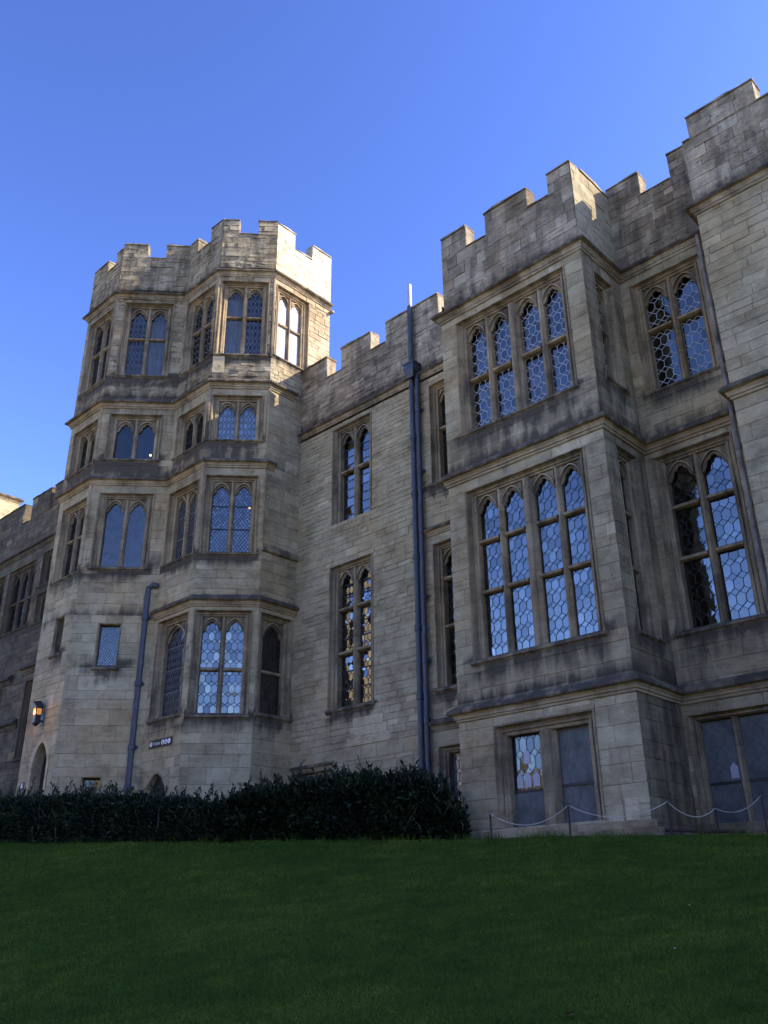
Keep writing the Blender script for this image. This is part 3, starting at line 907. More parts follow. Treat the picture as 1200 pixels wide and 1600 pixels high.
HW['TL'] = [
    window(tow, D, FTL, pu(FTL, -25.52), pu(FTL, -23.70), 18.97, 22.28, 2, (20.75,), pattern='hex', cs=0.9, came='lead_mid', glass='glass_dim', **kw),
    window(tow, D, FTL, pu(FTL, -25.46), pu(FTL, -23.70), 15.34, 17.06, 2, (), pattern='hex', cs=0.8, glass='glass_dim', **kw),
    window(tow, D, FTL, pu(FTL, -25.48), pu(FTL, -23.70), 11.15, 13.9, 2, (), pattern='diamond', bars=2, came='lead_mid', glass='glass_dim', **kw),
    window(tow, D, FTL, pu(FTL, -25.42), pu(FTL, -23.70), 5.8, 9.1, 1, (), pattern='hex', cs=0.75, bars=3, glass='glass_dim', came='lead_mid', blind=(1,), blind_off=0.04, blind_mat='pane_grey', rise=0.5, **{**kw, 'jamb': 0.3})]
HW['TR'] = [
    window(tow, D, FTR, 0.10, 1.78, 19.06, 22.3, 2, (20.72,), pattern='none', blind=(1, 1), blind_off=0.02, glass='glass_clear', **{**kw, 'depth': 0.25}),
    window(tow, D, FTR, 0.08, 1.48, 5.8, 9.09, 1, (7.2,), pattern='hex', cs=0.8, glass='glass_dim', **{**kw, 'jamb': 0.27})]
a, b = pu(FUF, -27.29, 14.08), pu(FUF, -25.95, 15.53)
HW['UF'] = [
    window(tow, D, FUF, a, b, 18.97, 22.37, 2, (20.75,), pattern='hex', cs=0.85, came='lead_mid', blind=(0, 1), blind_off=0.4, glass='glass_dim', **kw),
    window(tow, D, FUF, a, b, 15.35, 17.25, 2, (), pattern='none', glass='glass_clear', **kw),
    window(tow, D, FUF, a, b, 11.12, 13.98, 2, (), pattern='diamond', cs=0.7, glass='glass', **kw),
    window(tow, D, FUF, pu(FUF, -26.92, 14.48), pu(FUF, -26.39, 15.05), 7.6, 9.12, 1, (), head='flat', pattern='diamond', cs=0.7, glass='glass', jamb=0.06, headin=0.05, depth=0.2, label='small plain rectangular window'),
    window(tow, D, FUF, pu(FUF, -26.88, 14.53), pu(FUF, -26.44, 14.99), 2.9, 4.1, 1, (), head='flat', pattern='grid', glass='glass_dim', jamb=0.05, headin=0.04, depth=0.2, sill=False, label='small barred basement window')]
HW['UL'] = [
    window(tow, D, FUL, pu(FUL, -29.5), pu(FUL, -27.62), 18.85, 22.2, 2, (20.6,), pattern='hex', cs=0.85, glass='glass_dim', **kw),
    window(tow, D, FUL, pu(FUL, -29.42), pu(FUL, -27.64), 15.22, 17.1, 2, (), pattern='hex', glass='glass_dim', **kw),
    window(tow, D, FUL, pu(FUL, -29.4), pu(FUL, -27.62), 11.0, 13.86, 2, (12.5,), pattern='hex', glass='glass_dim', **kw),
    window(tow, D, FUL, pu(FUL, -28.72), pu(FUL, -28.09), 8.2, 9.54, 1, (), head='flat', pattern='grid', glass='glass_dim', jamb=0.07, headin=0.06, depth=0.3, label='narrow slit window')]
# doorways: pointed arches cut through the wall, pale stone round the left one
def doorway(fc, uc, wd, zsill, zspring, zapex, band, name='doorway', deep=0.7, tint=1.0):
    mb = MB(); mb.dirtfn = lambda p: 0.0
    N = 16
    def prof(w, zsp, zap):
        L = [(-w / 2, zsill)]
        for k in range(N + 1):
            x = -w / 2 + w * k / N
            t = abs(x) / (w / 2)
            L.append((x, zsp + (zap - zsp) * (1 - t ** 1.7) ** 0.75))
        L.append((w / 2, zsill))
        return L
    A = prof(wd, zspring, zapex)
    B = prof(wd + 2 * band, zspring, zapex + band * 1.5)
    for i in range(len(A) - 1):
        t = tint + rng.uniform(-0.1, 0.1)
        mb.poly([fc.P(uc + B[i][0], B[i][1], 0.012), fc.P(uc + A[i][0], A[i][1], 0.0), fc.P(uc + A[i + 1][0], A[i + 1][1], 0.0), fc.P(uc + B[i + 1][0], B[i + 1][1], 0.012)][::-1], tint=t)
        mb.poly([fc.P(uc + A[i][0], A[i][1], 0.0), fc.P(uc + A[i][0] * 0.94, A[i][1], -deep), fc.P(uc + A[i + 1][0] * 0.94, A[i + 1][1], -deep), fc.P(uc + A[i + 1][0], A[i + 1][1], 0.0)][::-1], tint=0.6)
    top = zapex + band * 1.5 + 0.03
    hw = wd / 2 + band
    # stone filling between the arch and the squared hole in the coursing
    for i in range(1, len(B) - 2):
        mb.poly([fc.P(uc + B[i][0], B[i][1], 0.008), fc.P(uc + B[i + 1][0], B[i + 1][1], 0.008), fc.P(uc + B[i + 1][0], top, 0.0), fc.P(uc + B[i][0], top, 0.0)], tint=0.55)
    o = mb.build(name, M['trim'], tow)
    db = MB()
    db.poly([fc.P(uc + x * 0.94, z, -deep + 0.01) for x, z in A][::-1])
    for k in range(4): db.box(fc.P(uc - wd * 0.47 + wd * 0.94 * (k + 0.96) / 4, zsill, -deep + 0.012), fc.d * 0.014, fc.n * 0.006, (0, 0, zspring - zsill))
    db.build('door', M['door'], o)
    return (uc - hw, uc + hw, zsill, top)
HW['UL'].append(doorway(FUL, pu(FUL, -28.44), 0.98, 2.6, 4.62, 5.28, 0.17, tint=1.1, deep=0.36))
HW['TL'].append(doorway(FTL, pu(FTL, -24.72), 1.36, 2.0, 3.25, 4.1, 0.05, tint=0.4, deep=0.22))
w = MB(); w.dirtfn = D
LO = dict(course=0.40, bw=(0.5, 1.1), rough=0.005)
w2 = MB()
for key, fc in (('UL', FUL), ('UF', FUF), ('TL', FTL), ('TF', FTF), ('TR', FTR)):
    hs = HW[key]
    add = {'UL': 0.12, 'UF': 0.2, 'TL': 0.14, 'TF': 0.06, 'TR': -0.25}[key]  # per-facet sun and shade put into colour: shaded facets darker, sunlit one cleaner
    w.dirtfn = lambda p: D(p) + add * smooth01((p[2] - 10.5) / 3)
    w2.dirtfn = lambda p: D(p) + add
    masonry(w, fc, GB, 10.2, hs, tint=(0.3, 0.85), warmp=0.05, **LO)
    masonry(w, fc, 10.2, T1 - 0.1, hs, course=0.36, bw=(0.45, 0.9), rough=0.006, tint=(0.1, 0.7), warmp=0.06)
    masonry(w2, fc, T1 - 0.1, T0 - 0.1, hs, course=0.22, bw=(0.25, 0.7), rough=0.028 if key != 'TR' else 0.016, tint=(0.1, 0.85) if key != 'TR' else (0.5, 1.0), warmp=0.1, joint=0.012, mortar=0.0, edge=0.4)  # sunlit face gets paler block colours to brighten it
w.dirtfn = D
w2.build('upper_wall', M['rubble'], tow)
w.box(FUF.P(pu(FUF, -27.12, 14.28), 4.1, -0.01), FUF.d * 1.15, FUF.n * 0.026, (0, 0, 0.26), tint=0.8, warm=0.5, dirt=0)
w.box(FTF.P(0.0, 18.15, -0.01), FTF.d * 0.42, FTF.n * 0.025, (0, 0, 0.72), tint=1.15, warm=0.1, dirt=0)
w.build('wall', M['ashlar'], tow)
PT = [P5, P4, P3, P2, P1, P0]
course(tow, 'cornice', 'crust', [(-29.75, 20.3)] + PT, T0, scale=0.9)
LEDGE = [(0.0, 0.34), (0.13, 0.02), (0.13, -0.03), (0.1, -0.06), (0.0, -0.1)]
course(tow, 'string_course', 'trim', [(-29.75, 20.3)] + PT[:5] + [(XT, 18.6)], T1)
course(tow, 'string_course', 'trim', [(-29.75, 20.3)] + PT[:5] + [(XT, 17.75)], T2, scale=0.9)
course(tow, 'string_course', 'trim', [P3, P2, P1, (XT, YM)], T3, scale=0.95)
course(tow, 'string_course', 'ashlar', [P1, (XT, YM)], 11.25, LEDGE, scale=0.7, soot=(0.45, 0.3))
# slim angle shafts between the window tiers
for p in (P4, P2, P1):
    for z0, z1 in ((11.2, T2 - 0.2), (15.3, T1 - 0.2), (18.9, T0 - 0.2)):
        sh = MB(); sh.dirtfn = D
        pr_ = [(p[0] - 0.03 + 0.07 * math.cos(t), p[1] + 0.01 + 0.07 * math.sin(t)) for t in [2 * math.pi * k / 8 for k in range(8)]]
        for i in range(8):
            p_, q_ = pr_[i], pr_[(i + 1) % 8]
            sh.poly([(p_[0], p_[1], z0), (q_[0], q_[1], z0), (q_[0], q_[1], z1), (p_[0], p_[1], z1)])
        sh.build('angle_shaft', M['trim'], tow)
TP = T0 + 0.25
PD = Dirt(); PD.base = 0.33; PD.bands = [(TP, 0.35, 0.2, 0.65), (25.3, 0.1, 0.6, 0.8)]
pk = dict(course=0.22, rough=0.036)
parapet(tow, FUL, TP, 24.4, 24.98, [(1.15, 1.8, 24.38)], 0.4, 'rubble', PD, ext1=0.02, **pk)
parapet(tow, FUF, TP, 24.58, 25.22, [(0.98, 1.72, 24.58)], 0.4, 'rubble', PD, **pk)
parapet(tow, FTL, TP, 24.6, 25.3, [(0.5, 1.4, 24.6)], 0.4, 'rubble', PD, ext1=0.02, **pk)
parapet(tow, FTF, TP, 24.6, 25.26, [(0.62, 1.38, 24.6)], 0.4, 'rubble', PD, ext1=0.02, **pk)
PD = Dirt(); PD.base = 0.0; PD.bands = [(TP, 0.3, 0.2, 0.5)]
parapet(tow, FTR, TP, 24.47, 25.2, [(0.92, 1.84, 24.47)], 0.4, 'repair_lit', PD, course=0.34, rough=0.012)
sb = MB()
back = [(XT, 20.3), (-29.75, 20.3), (-29.75, 13.85)]
for p, q in zip(back, back[1:]):
    sb.poly([(p[0], p[1], GB), (q[0], q[1], GB), (q[0], q[1], TP), (p[0], p[1], TP)])
sb.build('rear_wall', M['ashlar'], tow)
parapet(tow, Facet((-29.75, 20.3), (-29.75, 14.2)), TP, 24.4, 24.98, [(1, 1.8), (3.4, 4.2)], 0.4, 'rubble', PD, **pk)
parapet(tow, Facet((XT, 20.3), (-29.75, 20.3)), TP, 24.4, 25.1, [(1, 1.8), (3, 3.8), (5, 5.8)], 0.4, 'rubble', PD, **pk)
rb = MB(); rb.poly([(p[0], p[1], 23.6) for p in ((XT - .3, 20.0), (-29.4, 20.0), (-29.4, 14.2), (-27.65, 14.2), (-25.8, 16.2), (-23.6, 16.2), (XT - .3, 17.5))]); rb.build('roof', M['roof'], tow)
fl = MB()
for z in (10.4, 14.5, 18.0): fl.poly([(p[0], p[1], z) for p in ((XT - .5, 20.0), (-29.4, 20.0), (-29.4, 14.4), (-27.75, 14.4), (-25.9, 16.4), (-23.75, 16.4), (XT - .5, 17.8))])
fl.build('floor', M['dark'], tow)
wsp = MB(); wsp.box(FTR.P(2.86, 22.35, 0.0), FTR.d * 0.10, FTR.n * 0.20, (0, 0, 0.10), jit=0.02)
wsp.build('water_spout', M['trim'], tow)
# a lamp lit in one upstairs room
for fc, u, z in ((FUF, pu(FUF, -26.28, 15.18), 15.92), (FTF, pu(FTF, -22.42, 17.0), 13.1)):
    p = fc.P(u, z, -0.75)
    lb = MB()
    for k in range(6):
        for j in range(-2, 2):
            f = lambda k, j: p + Vector((math.cos(k * math.pi / 3) * math.cos(j * math.pi / 4), math.sin(k * math.pi / 3) * math.cos(j * math.pi / 4), math.sin(j * math.pi / 4))) * 0.045
            lb.poly([f(k, j), f(k + 1, j), f(k + 1, j + 1), f(k, j + 1)])
    lb.build('room_lamp', M['bulb'], tow)

# ---- dark wing left of the tower
YW = 17.1
wing = thing('castle_wing', (-38, YW, 2.2), 'dark battlemented wing partly hidden behind the left side of the tower', 'castle wing')
D = Dirt(); D.base = 0.12; D.bands = [(15.9, 0.5, 0.4, 0.5), (9.75, 0.4, 0.4, 0.4)]
fw_ = Facet((-52, YW), (-29.7, YW))
uw = lambda x: x + 52
H = [window(wing, D, fw_, uw(-40.9), uw(-38.2), 12.1, 15.3, 3, (13.6,), pattern='hex', glass='glass_dim', stone='wing', jamb=0.2),
     window(wing, D, fw_, uw(-44.4), uw(-41.3), 12.1, 15.3, 3, (13.6,), pattern='hex', glass='glass_dim', stone='wing', jamb=0.2),
     window(wing, D, fw_, uw(-42.6), uw(-39.6), 7.95, 9.45, 3, (), pattern='hex', glass='glass_dim', stone='wing'),
     window(wing, D, fw_, uw(-37.6), uw(-35.8), 12.0, 13.4, 2, (), pattern='hex', glass='glass_dim', stone='wing'),
     window(wing, D, fw_, uw(-37.6), uw(-35.8), 13.75, 15.4, 2, (), pattern='hex', glass='glass_dim', stone='wing'),
     window(wing, D, fw_, uw(-37.4), uw(-35.6), 6.1, 9.4, 2, (7.5,), pattern='hex', glass='glass_dim', stone='wing')]
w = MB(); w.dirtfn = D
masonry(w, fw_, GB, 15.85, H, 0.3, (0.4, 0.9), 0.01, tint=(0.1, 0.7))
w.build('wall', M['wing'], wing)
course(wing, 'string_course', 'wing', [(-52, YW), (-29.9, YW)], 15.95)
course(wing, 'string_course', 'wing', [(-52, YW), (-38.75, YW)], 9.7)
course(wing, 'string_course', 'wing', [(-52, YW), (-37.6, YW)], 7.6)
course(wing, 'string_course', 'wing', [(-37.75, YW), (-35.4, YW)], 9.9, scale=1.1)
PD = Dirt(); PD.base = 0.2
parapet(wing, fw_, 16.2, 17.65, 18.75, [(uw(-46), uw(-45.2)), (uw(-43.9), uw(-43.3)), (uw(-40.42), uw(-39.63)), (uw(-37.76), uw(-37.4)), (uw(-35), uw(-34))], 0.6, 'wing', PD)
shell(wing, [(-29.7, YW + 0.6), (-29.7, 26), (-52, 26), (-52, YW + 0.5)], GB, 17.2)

# ---- tower far behind, catching the sun
far = thing('castle_tower', (-55, 20, 2.2), 'far sunlit square tower top showing above the dark wing', 'tower')
w = MB(); D = Dirt(); D.base = 0.0; w.dirtfn = D
fo = Facet((-52, 15.5), (-52, 21.55))
masonry(w, fo, 16.0, 24.2, [], 0.3, (0.4, 0.9), 0.008, tint=(0.5, 1.0))
w.poly([(-52.02, 15.5, 2), (-52.02, 21.55, 2), (-52.02, 21.55, 16.1), (-52.02, 15.5, 16.1)])
w.poly([(-58, 15.5, 2), (-52, 15.5, 2), (-52, 15.5, 24.2), (-58, 15.5, 24.2)])
w.poly([(-52, 21.55, 2), (-58, 21.55, 2), (-58, 21.55, 24.2), (-52, 21.55, 24.2)])
w.poly([(-58, 15.5, 24.2), (-52, 15.5, 24.2), (-52, 21.55, 24.2), (-58, 21.55, 24.2)])
w.build('wall', M['ashlar'], far)
course(far, 'coping', 'trim', [(-58, 15.5), (-52, 15.5), (-52, 21.55), (-58, 21.55)], 24.2, scale=0.9)

# ------------------------------------------------------------------ the sunlit court behind the viewer (out of view, added for bounce light and pane reflections)
def simple_block(name, pts, z0, z1, merlon):
    mb = MB()
    for a, b in zip(pts, pts[1:] + pts[:1]):
        f = Facet(a, b)
        n = max(1, round(f.L / 3))
        for k in range(n):
            mb.poly([f.P(f.L * k / n, z0), f.P(f.L * (k + 1) / n, z0), f.P(f.L * (k + 1) / n, z1), f.P(f.L * k / n, z1)], tint=rng.uniform(0.5, 0.9))
            mb.box(f.P(f.L * k / n, z1), f.d * (f.L / n * 0.6), -f.n * 0.6, (0, 0, merlon), tint=0.7)
        for k in range(int(f.L / 7)):
            for z in (z0 + 4, z0 + 10):
                if z + 3 < z1: mb.box(f.P(3 + 7 * k, z, 0.03), f.d * 1.5, -f.n * 0.1, (0, 0, 2.6), tint=0.1, dirt=0.4)
    mb.poly([(p[0], p[1], z1 - 0.2) for p in pts])
    o = mb.build(name, M['ashlar'], None, (pts[0][0], pts[0][1], z0))
    o['kind'] = 'structure'
    return o
simple_block('unseen_courtyard_wall', [(-75, -58), (45, -58), (45, -46), (-75, -46)], -5, 13, 1.1)
simple_block('courtyard_tower', [(-70, -36), (-56, -36), (-56, -22), (-70, -22)], -5, 27, 1.4)
M['gravel'] = plain('pale_gravel', (0.40, 0.34, 0.26), 0.95, 0, 0.2, 1.5)
# ------------------------------------------------------------------ drainpipes
def drainpipe(label, pts, r, collars, m='pipe', group='drainpipes', hopper=None, top=None):
    base = pts[-1]
    t = thing('drainpipe', (base[0], base[1], base[2]), label, 'drainpipe', group)
    b = MB(); b.tube(pts, r, 10); b.build('pipe', M[m], t, smooth=True)
    for z in collars:
        # find x,y on the path at this height
        for p, q in zip(pts, pts[1:]):
            if min(p[2], q[2]) <= z <= max(p[2], q[2]) and abs(p[2] - q[2]) > 0.3:
                f = (z - p[2]) / (q[2] - p[2])
                x, y = p[0] + (q[0] - p[0]) * f, p[1] + (q[1] - p[1]) * f
                c = MB()
                c.tube([(x, y, z - 0.10), (x, y, z - 0.06), (x, y, z + 0.06), (x, y, z + 0.10)], [r * 1.15, r * 1.32, r * 1.32, r * 1.15], 10)
                c.box((x - r * 1.9, y + r * 0.7, z - 0.05), (r * 3.8, 0, 0), (0, 0.04, 0), (0, 0, 0.1))
                c.build('collar', M[m], t)
                break
    if hopper:
        x, y, z = hopper
        h = MB()
        for (w0, z0), (w1, z1) in zip([(0.10, z - 0.30), (0.21, z - 0.08), (0.21, z + 0.17), (0.24, z + 0.18), (0.24, z + 0.24)], [(0.21, z - 0.08), (0.21, z + 0.17), (0.24, z + 0.18), (0.24, z + 0.24), (0.20, z + 0.24)]):
            A = [(x - w0, y - w0 * 0.8, z0), (x + w0, y - w0 * 0.8, z0), (x + w0, YM, z0), (x - w0, YM, z0)]
            B = [(x - w1, y - w1 * 0.8, z1), (x + w1, y - w1 * 0.8, z1), (x + w1, YM, z1), (x - w1, YM, z1)]
            for i in range(4): h.poly([A[i], A[(i + 1) % 4], B[(i + 1) % 4], B[i]])
        h.build('hopper', M[m], t)
    if top:
        b = MB(); b.tube(top, r * 0.98, 10); b.build('vent_top', M['zinc'], t, smooth=True)
    return t

drainpipe('thick blue grey drainpipe with square hopper and pale top, left of the central pair', [(-16.42, 18.80, 18.95), (-16.42, 18.80, 16.3), (-16.42, 18.82, 12), (-16.42, 18.82, 2.2)], 0.085,
          [3.7, 5.6, 7.6, 9.8, 11.9, 13.9], hopper=(-16.33, 18.72, 16.3), top=[(-16.42, 18.80, 19.85), (-16.42, 18.80, 18.93)])
drainpipe('thinner blue grey drainpipe under the hopper, right of the pair beside the square bay', [(-16.2, 18.83, 16.2), (-16.2, 18.83, 10), (-16.2, 18.83, 2.2)], 0.072,
          [3.3, 4.9, 6.6, 8.5, 10.6, 12.6, 14.8])
drainpipe('blue grey drainpipe with elbow top on the lower tower between turret and canted bay', [(-25.60, 15.80, 10.42), (-25.72, 15.66, 10.48), (-25.84, 15.60, 10.38), (-25.86, 15.60, 10.1), (-25.86, 15.60, 6.0), (-25.86, 15.60, 1.8)], 0.095,
          [7.05, 5.0, 3.75, 9.3])
drainpipe('pale crumbling lead pipe in the corner beside the plain right block', [(-6.50, 18.74, 15.9), (-6.50, 18.74, 14.6), (-6.49, 18.74, 13.0), (-6.50, 18.74, 11.0), (-6.50, 18.74, 8.4), (-6.50, 18.74, 7.4), (-6.50, 18.74, 1.5)], 0.055,
          [15.3, 13.75, 12.2, 9.75, 8.3, 7.0], m='lead_grey')

# ------------------------------------------------------------------ lantern, signs
L = thing('wall_lantern', (-28.62, 13.85, 5.85), 'black iron wall lantern with glowing amber glass above the pointed tower door', 'lantern')
b = MB()
x0, y0 = -28.62, 13.85 - 0.22
def frustum(mb, cx, cy, w0, z0, w1, z1, **k):
    A = [(cx - w0, cy - w0, z0), (cx + w0, cy - w0, z0), (cx + w0, cy + w0, z0), (cx - w0, cy + w0, z0)]
    B = [(cx - w1, cy - w1, z1), (cx + w1, cy - w1, z1), (cx + w1, cy + w1, z1), (cx - w1, cy + w1, z1)]
    for i in range(4): mb.poly([A[i], A[(i + 1) % 4], B[(i + 1) % 4], B[i]], **k)
    mb.poly(A[::-1], **k); mb.poly(B, **k)
# pitched hood rising to one side, dark lower body, lit middle
b.poly([(x0 - 0.135, y0 - 0.135, 6.38), (x0 + 0.135, y0 - 0.135, 6.38), (x0 + 0.135, y0 + 0.135, 6.38), (x0 - 0.135, y0 + 0.135, 6.38)][::-1])
HD = [(x0 - 0.135, y0 - 0.135, 6.62), (x0 + 0.135, y0 - 0.135, 6.42), (x0 + 0.135, y0 + 0.135, 6.48), (x0 - 0.135, y0 + 0.135, 6.68)]
HB = [(x0 - 0.135, y0 - 0.135, 6.38), (x0 + 0.135, y0 - 0.135, 6.38), (x0 + 0.135, y0 + 0.135, 6.38), (x0 - 0.135, y0 + 0.135, 6.38)]
for i in range(4): b.poly([HB[i], HB[(i + 1) % 4], HD[(i + 1) % 4], HD[i]])
b.poly(HD)
frustum(b, x0, y0, 0.03, 5.80, 0.095, 5.90)
frustum(b, x0, y0, 0.095, 5.90, 0.10, 6.17)
for sx in (-1, 1):
    for sy in (-1, 1):
        b.box((x0 + sx * 0.105 - 0.014, y0 + sy * 0.105 - 0.014, 6.15), (0.028, 0, 0), (0, 0.028, 0), (0, 0, 0.25))
b.box((x0 - 0.03, y0 + 0.095, 5.95), (0.06, 0, 0), (0, 0.14, 0), (0, 0, 0.06))
b.box((x0 - 0.09, 13.85 - 0.025, 5.85), (0.18, 0, 0), (0, 0.025, 0), (0, 0, 0.45))
b.build('lantern_frame', M['black'], L)
b = MB(); frustum(b, x0, y0, 0.09, 6.17, 0.098, 6.37); b.build('glass', M['amber'], L)
b = MB(); frustum(b, x0, y0 - 0.07, 0.04, 6.18, 0.02, 6.34); b.build('bulb', M['bulb'], L)
pl_ = bpy.data.lights.new('lantern_light', 'POINT'); pl_.energy = 6; pl_.color = (1, 0.5, 0.15); pl_.shadow_soft_size = 0.1
po = bpy.data.objects.new('lantern_light', pl_); COL.objects.link(po); po.parent = L; po.location = (0, -0.5, 0.38)

def text_mesh(txt, size, fc, u, z, out, m, parent, name='lettering'):
    cu = bpy.data.curves.new(name, 'FONT'); cu.body = txt; cu.size = size
    to = bpy.data.objects.new(name, cu); COL.objects.link(to)
    dg_ = bpy.context.evaluated_depsgraph_get()
    me = bpy.data.meshes.new_from_object(to.evaluated_get(dg_))
    bpy.data.objects.remove(to)
    mb = MB()
    for p in me.polygons:
        mb.poly([fc.P(u + me.vertices[i].co.x, z + me.vertices[i].co.y, out) for i in p.vertices])
    bpy.data.meshes.remove(me)
    return mb.build(name, m, parent)

def disc(mb, fc, u, z, r, out, n=20, sx=1.0, **k):
    mb.poly([fc.P(u + sx * r * math.cos(2 * math.pi * i / n), z + r * math.sin(2 * math.pi * i / n), out) for i in range(n)], **k)

us = pu(FTL, -25.22)
S = thing('direction_sign', tuple(FTL.P(us + 0.62, 4.9)), 'long black sign reading Toilets with four white round symbols beside the drainpipe', 'sign')
b = MB(); b.box(FTL.P(us, 4.9, 0.006), FTL.d * 1.24, FTL.n * 0.024, (0, 0, 0.245)); b.build('panel', M['sign'], S)
text_mesh('Toilets', 0.135, FTL, us + 0.235, 4.975, 0.0325, M['white'], S)
b = MB(); g = MB()
for k, u in enumerate((0.115, 0.76, 0.93, 1.10)):
    disc(b, FTL, us + u, 5.022, 0.078, 0.0325)
    if k == 0:
        g.box(FTL.P(us + u - 0.012, 4.985, 0.0335), FTL.d * 0.024, FTL.n * 0.001, (0, 0, 0.07))
        g.poly([FTL.P(us + u - 0.035, 5.04, 0.0345), FTL.P(us + u + 0.035, 5.04, 0.0345), FTL.P(us + u, 5.078, 0.0345)])
    elif k == 1:
        disc(g, FTL, us + u, 5.07, 0.014, 0.0345, 10); g.box(FTL.P(us + u - 0.022, 4.965, 0.0335), FTL.d * 0.044, FTL.n * 0.001, (0, 0, 0.085))
    elif k == 2:
        disc(g, FTL, us + u, 5.07, 0.014, 0.0345, 10); g.poly([FTL.P(us + u - 0.036, 4.975, 0.0345), FTL.P(us + u + 0.036, 4.975, 0.0345), FTL.P(us + u + 0.012, 5.05, 0.0345), FTL.P(us + u - 0.012, 5.05, 0.0345)])
    else:
        disc(g, FTL, us + u - 0.008, 5.068, 0.013, 0.0345, 10); g.poly([FTL.P(us + u - 0.02, 5.05, 0.0345), FTL.P(us + u - 0.005, 5.05, 0.0345), FTL.P(us + u + 0.035, 4.98, 0.0345), FTL.P(us + u + 0.02, 4.975, 0.0345)])
b.build('symbol_disc', M['white'], S)
g.build('symbol', M['sign'], S)
us = pu(FUL, -29.5)
S2 = thing('door_sign', tuple(FUL.P(us + 0.13, 3.86)), 'tiny square black sign with a white figure left of the pointed door', 'sign')
b = MB(); b.box(FUL.P(us, 3.86, 0.004), FUL.d * 0.26, FUL.n * 0.02, (0, 0, 0.26)); b.build('panel', M['sign'], S2)
b = MB(); disc(b, FUL, us + 0.13, 4.05, 0.03, 0.0265, 12); b.box(FUL.P(us + 0.09, 3.9, 0.025), FUL.d * 0.08, FUL.n * 0.001, (0, 0, 0.11)); b.build('symbol', M['white'], S2)

# ------------------------------------------------------------------ ground
EDGE = [(-120, 11.5, 3.0), (-40, 11.5, 2.35), (-25, 11.6, 1.93), (-20.4, 12.5, 1.71), (-17.4, 14.0, 1.64), (-15, 15.3, 1.57), (-12.9, 16.1, 1.50), (-10.4, 16.35, 1.43), (-8.3, 16.5, 1.33), (-6.5, 16.9, 1.27), (0, 17.0, 1.1), (30, 17.0, 0.6), (120, 17, 0.3)]
EX = np.array([e[0] for e in EDGE]); EY = np.array([e[1] for e in EDGE]); EZ = np.array([e[2] for e in EDGE])
def ground_z(x, y):
    x, y = np.asarray(x, float), np.asarray(y, float)
    ye, ze = np.interp(x, EX, EY), np.interp(x, EX, EZ)
    s = (ze + 1.62) / ye
    t = y / ye
    z = -1.62 + s * np.minimum(y, ye)
    z = np.where(y < -12, -1.62 - s * 12 + (y + 12) * 0.02, z)
    up = np.clip(y - ye, 0, 4)
    z = z + np.where(y > ye, 0.05 * up * np.interp(x, [-30, -20, -13, -8], [5, 2.5, 0.3, 0.0]), 0)
    return z
gx = np.concatenate([np.linspace(-1500, -80, 12), np.linspace(-60, 25, 120), np.linspace(40, 1500, 12)])
gy = np.concatenate([np.linspace(-1500, -40, 12), np.linspace(-20, 24, 90), np.linspace(30, 1500, 12)])
X, Y = np.meshgrid(gx, gy)
Z = ground_z(np.clip(X, -120, 120), Y)
Z = np.where((np.abs(X) > 90) | (np.abs(Y) > 60), np.minimum(Z, -1.0), Z)
gm = bpy.data.meshes.new('lawn')
nx, ny = len(gx), len(gy)
gm.from_pydata(np.stack([X, Y, Z], -1).reshape(-1, 3).tolist(), [], [(j * nx + i, j * nx + i + 1, (j + 1) * nx + i + 1, (j + 1) * nx + i) for j in range(ny - 1) for i in range(nx - 1)])
gm.polygons.foreach_set('use_smooth', [True] * len(gm.polygons))
m, nt, b = mat('turf')
geo = nd(nt, 'ShaderNodeNewGeometry').outputs['Position']
f = math_n(nt, 'ADD', math_n(nt, 'MULTIPLY', noise_n(nt, geo, 0.5, 4), 0.6), math_n(nt, 'MULTIPLY', noise_n(nt, geo, 26, 6, 0.7), 0.4))
nt.links.new(ramp_n(nt, f, [(0.3, (0.026, 0.052, 0.008)), (0.7, (0.052, 0.086, 0.011))]), b.inputs['Base Color'])
b.inputs['Roughness'].default_value = 1
b.inputs['Specular IOR Level'].default_value = 0.0
gm.materials.append(m)
lawn = bpy.data.objects.new('lawn', gm); COL.objects.link(lawn); lawn['kind'] = 'structure'

gX, gY = np.meshgrid(np.linspace(-70, 45, 40), np.linspace(-46, -5, 24))
gZ = ground_z(gX, gY) + 0.05
gm2 = bpy.data.meshes.new('unseen_gravel_court')
gm2.from_pydata(np.stack([gX, gY, gZ], -1).reshape(-1, 3).tolist(), [], [(j * 40 + i, j * 40 + i + 1, (j + 1) * 40 + i + 1, (j + 1) * 40 + i) for j in range(23) for i in range(39)])
gm2.materials.append(M['gravel'])
go2 = bpy.data.objects.new('unseen_gravel_court', gm2); COL.objects.link(go2); go2['kind'] = 'structure'  # pale sheet added out of view to bounce warm light

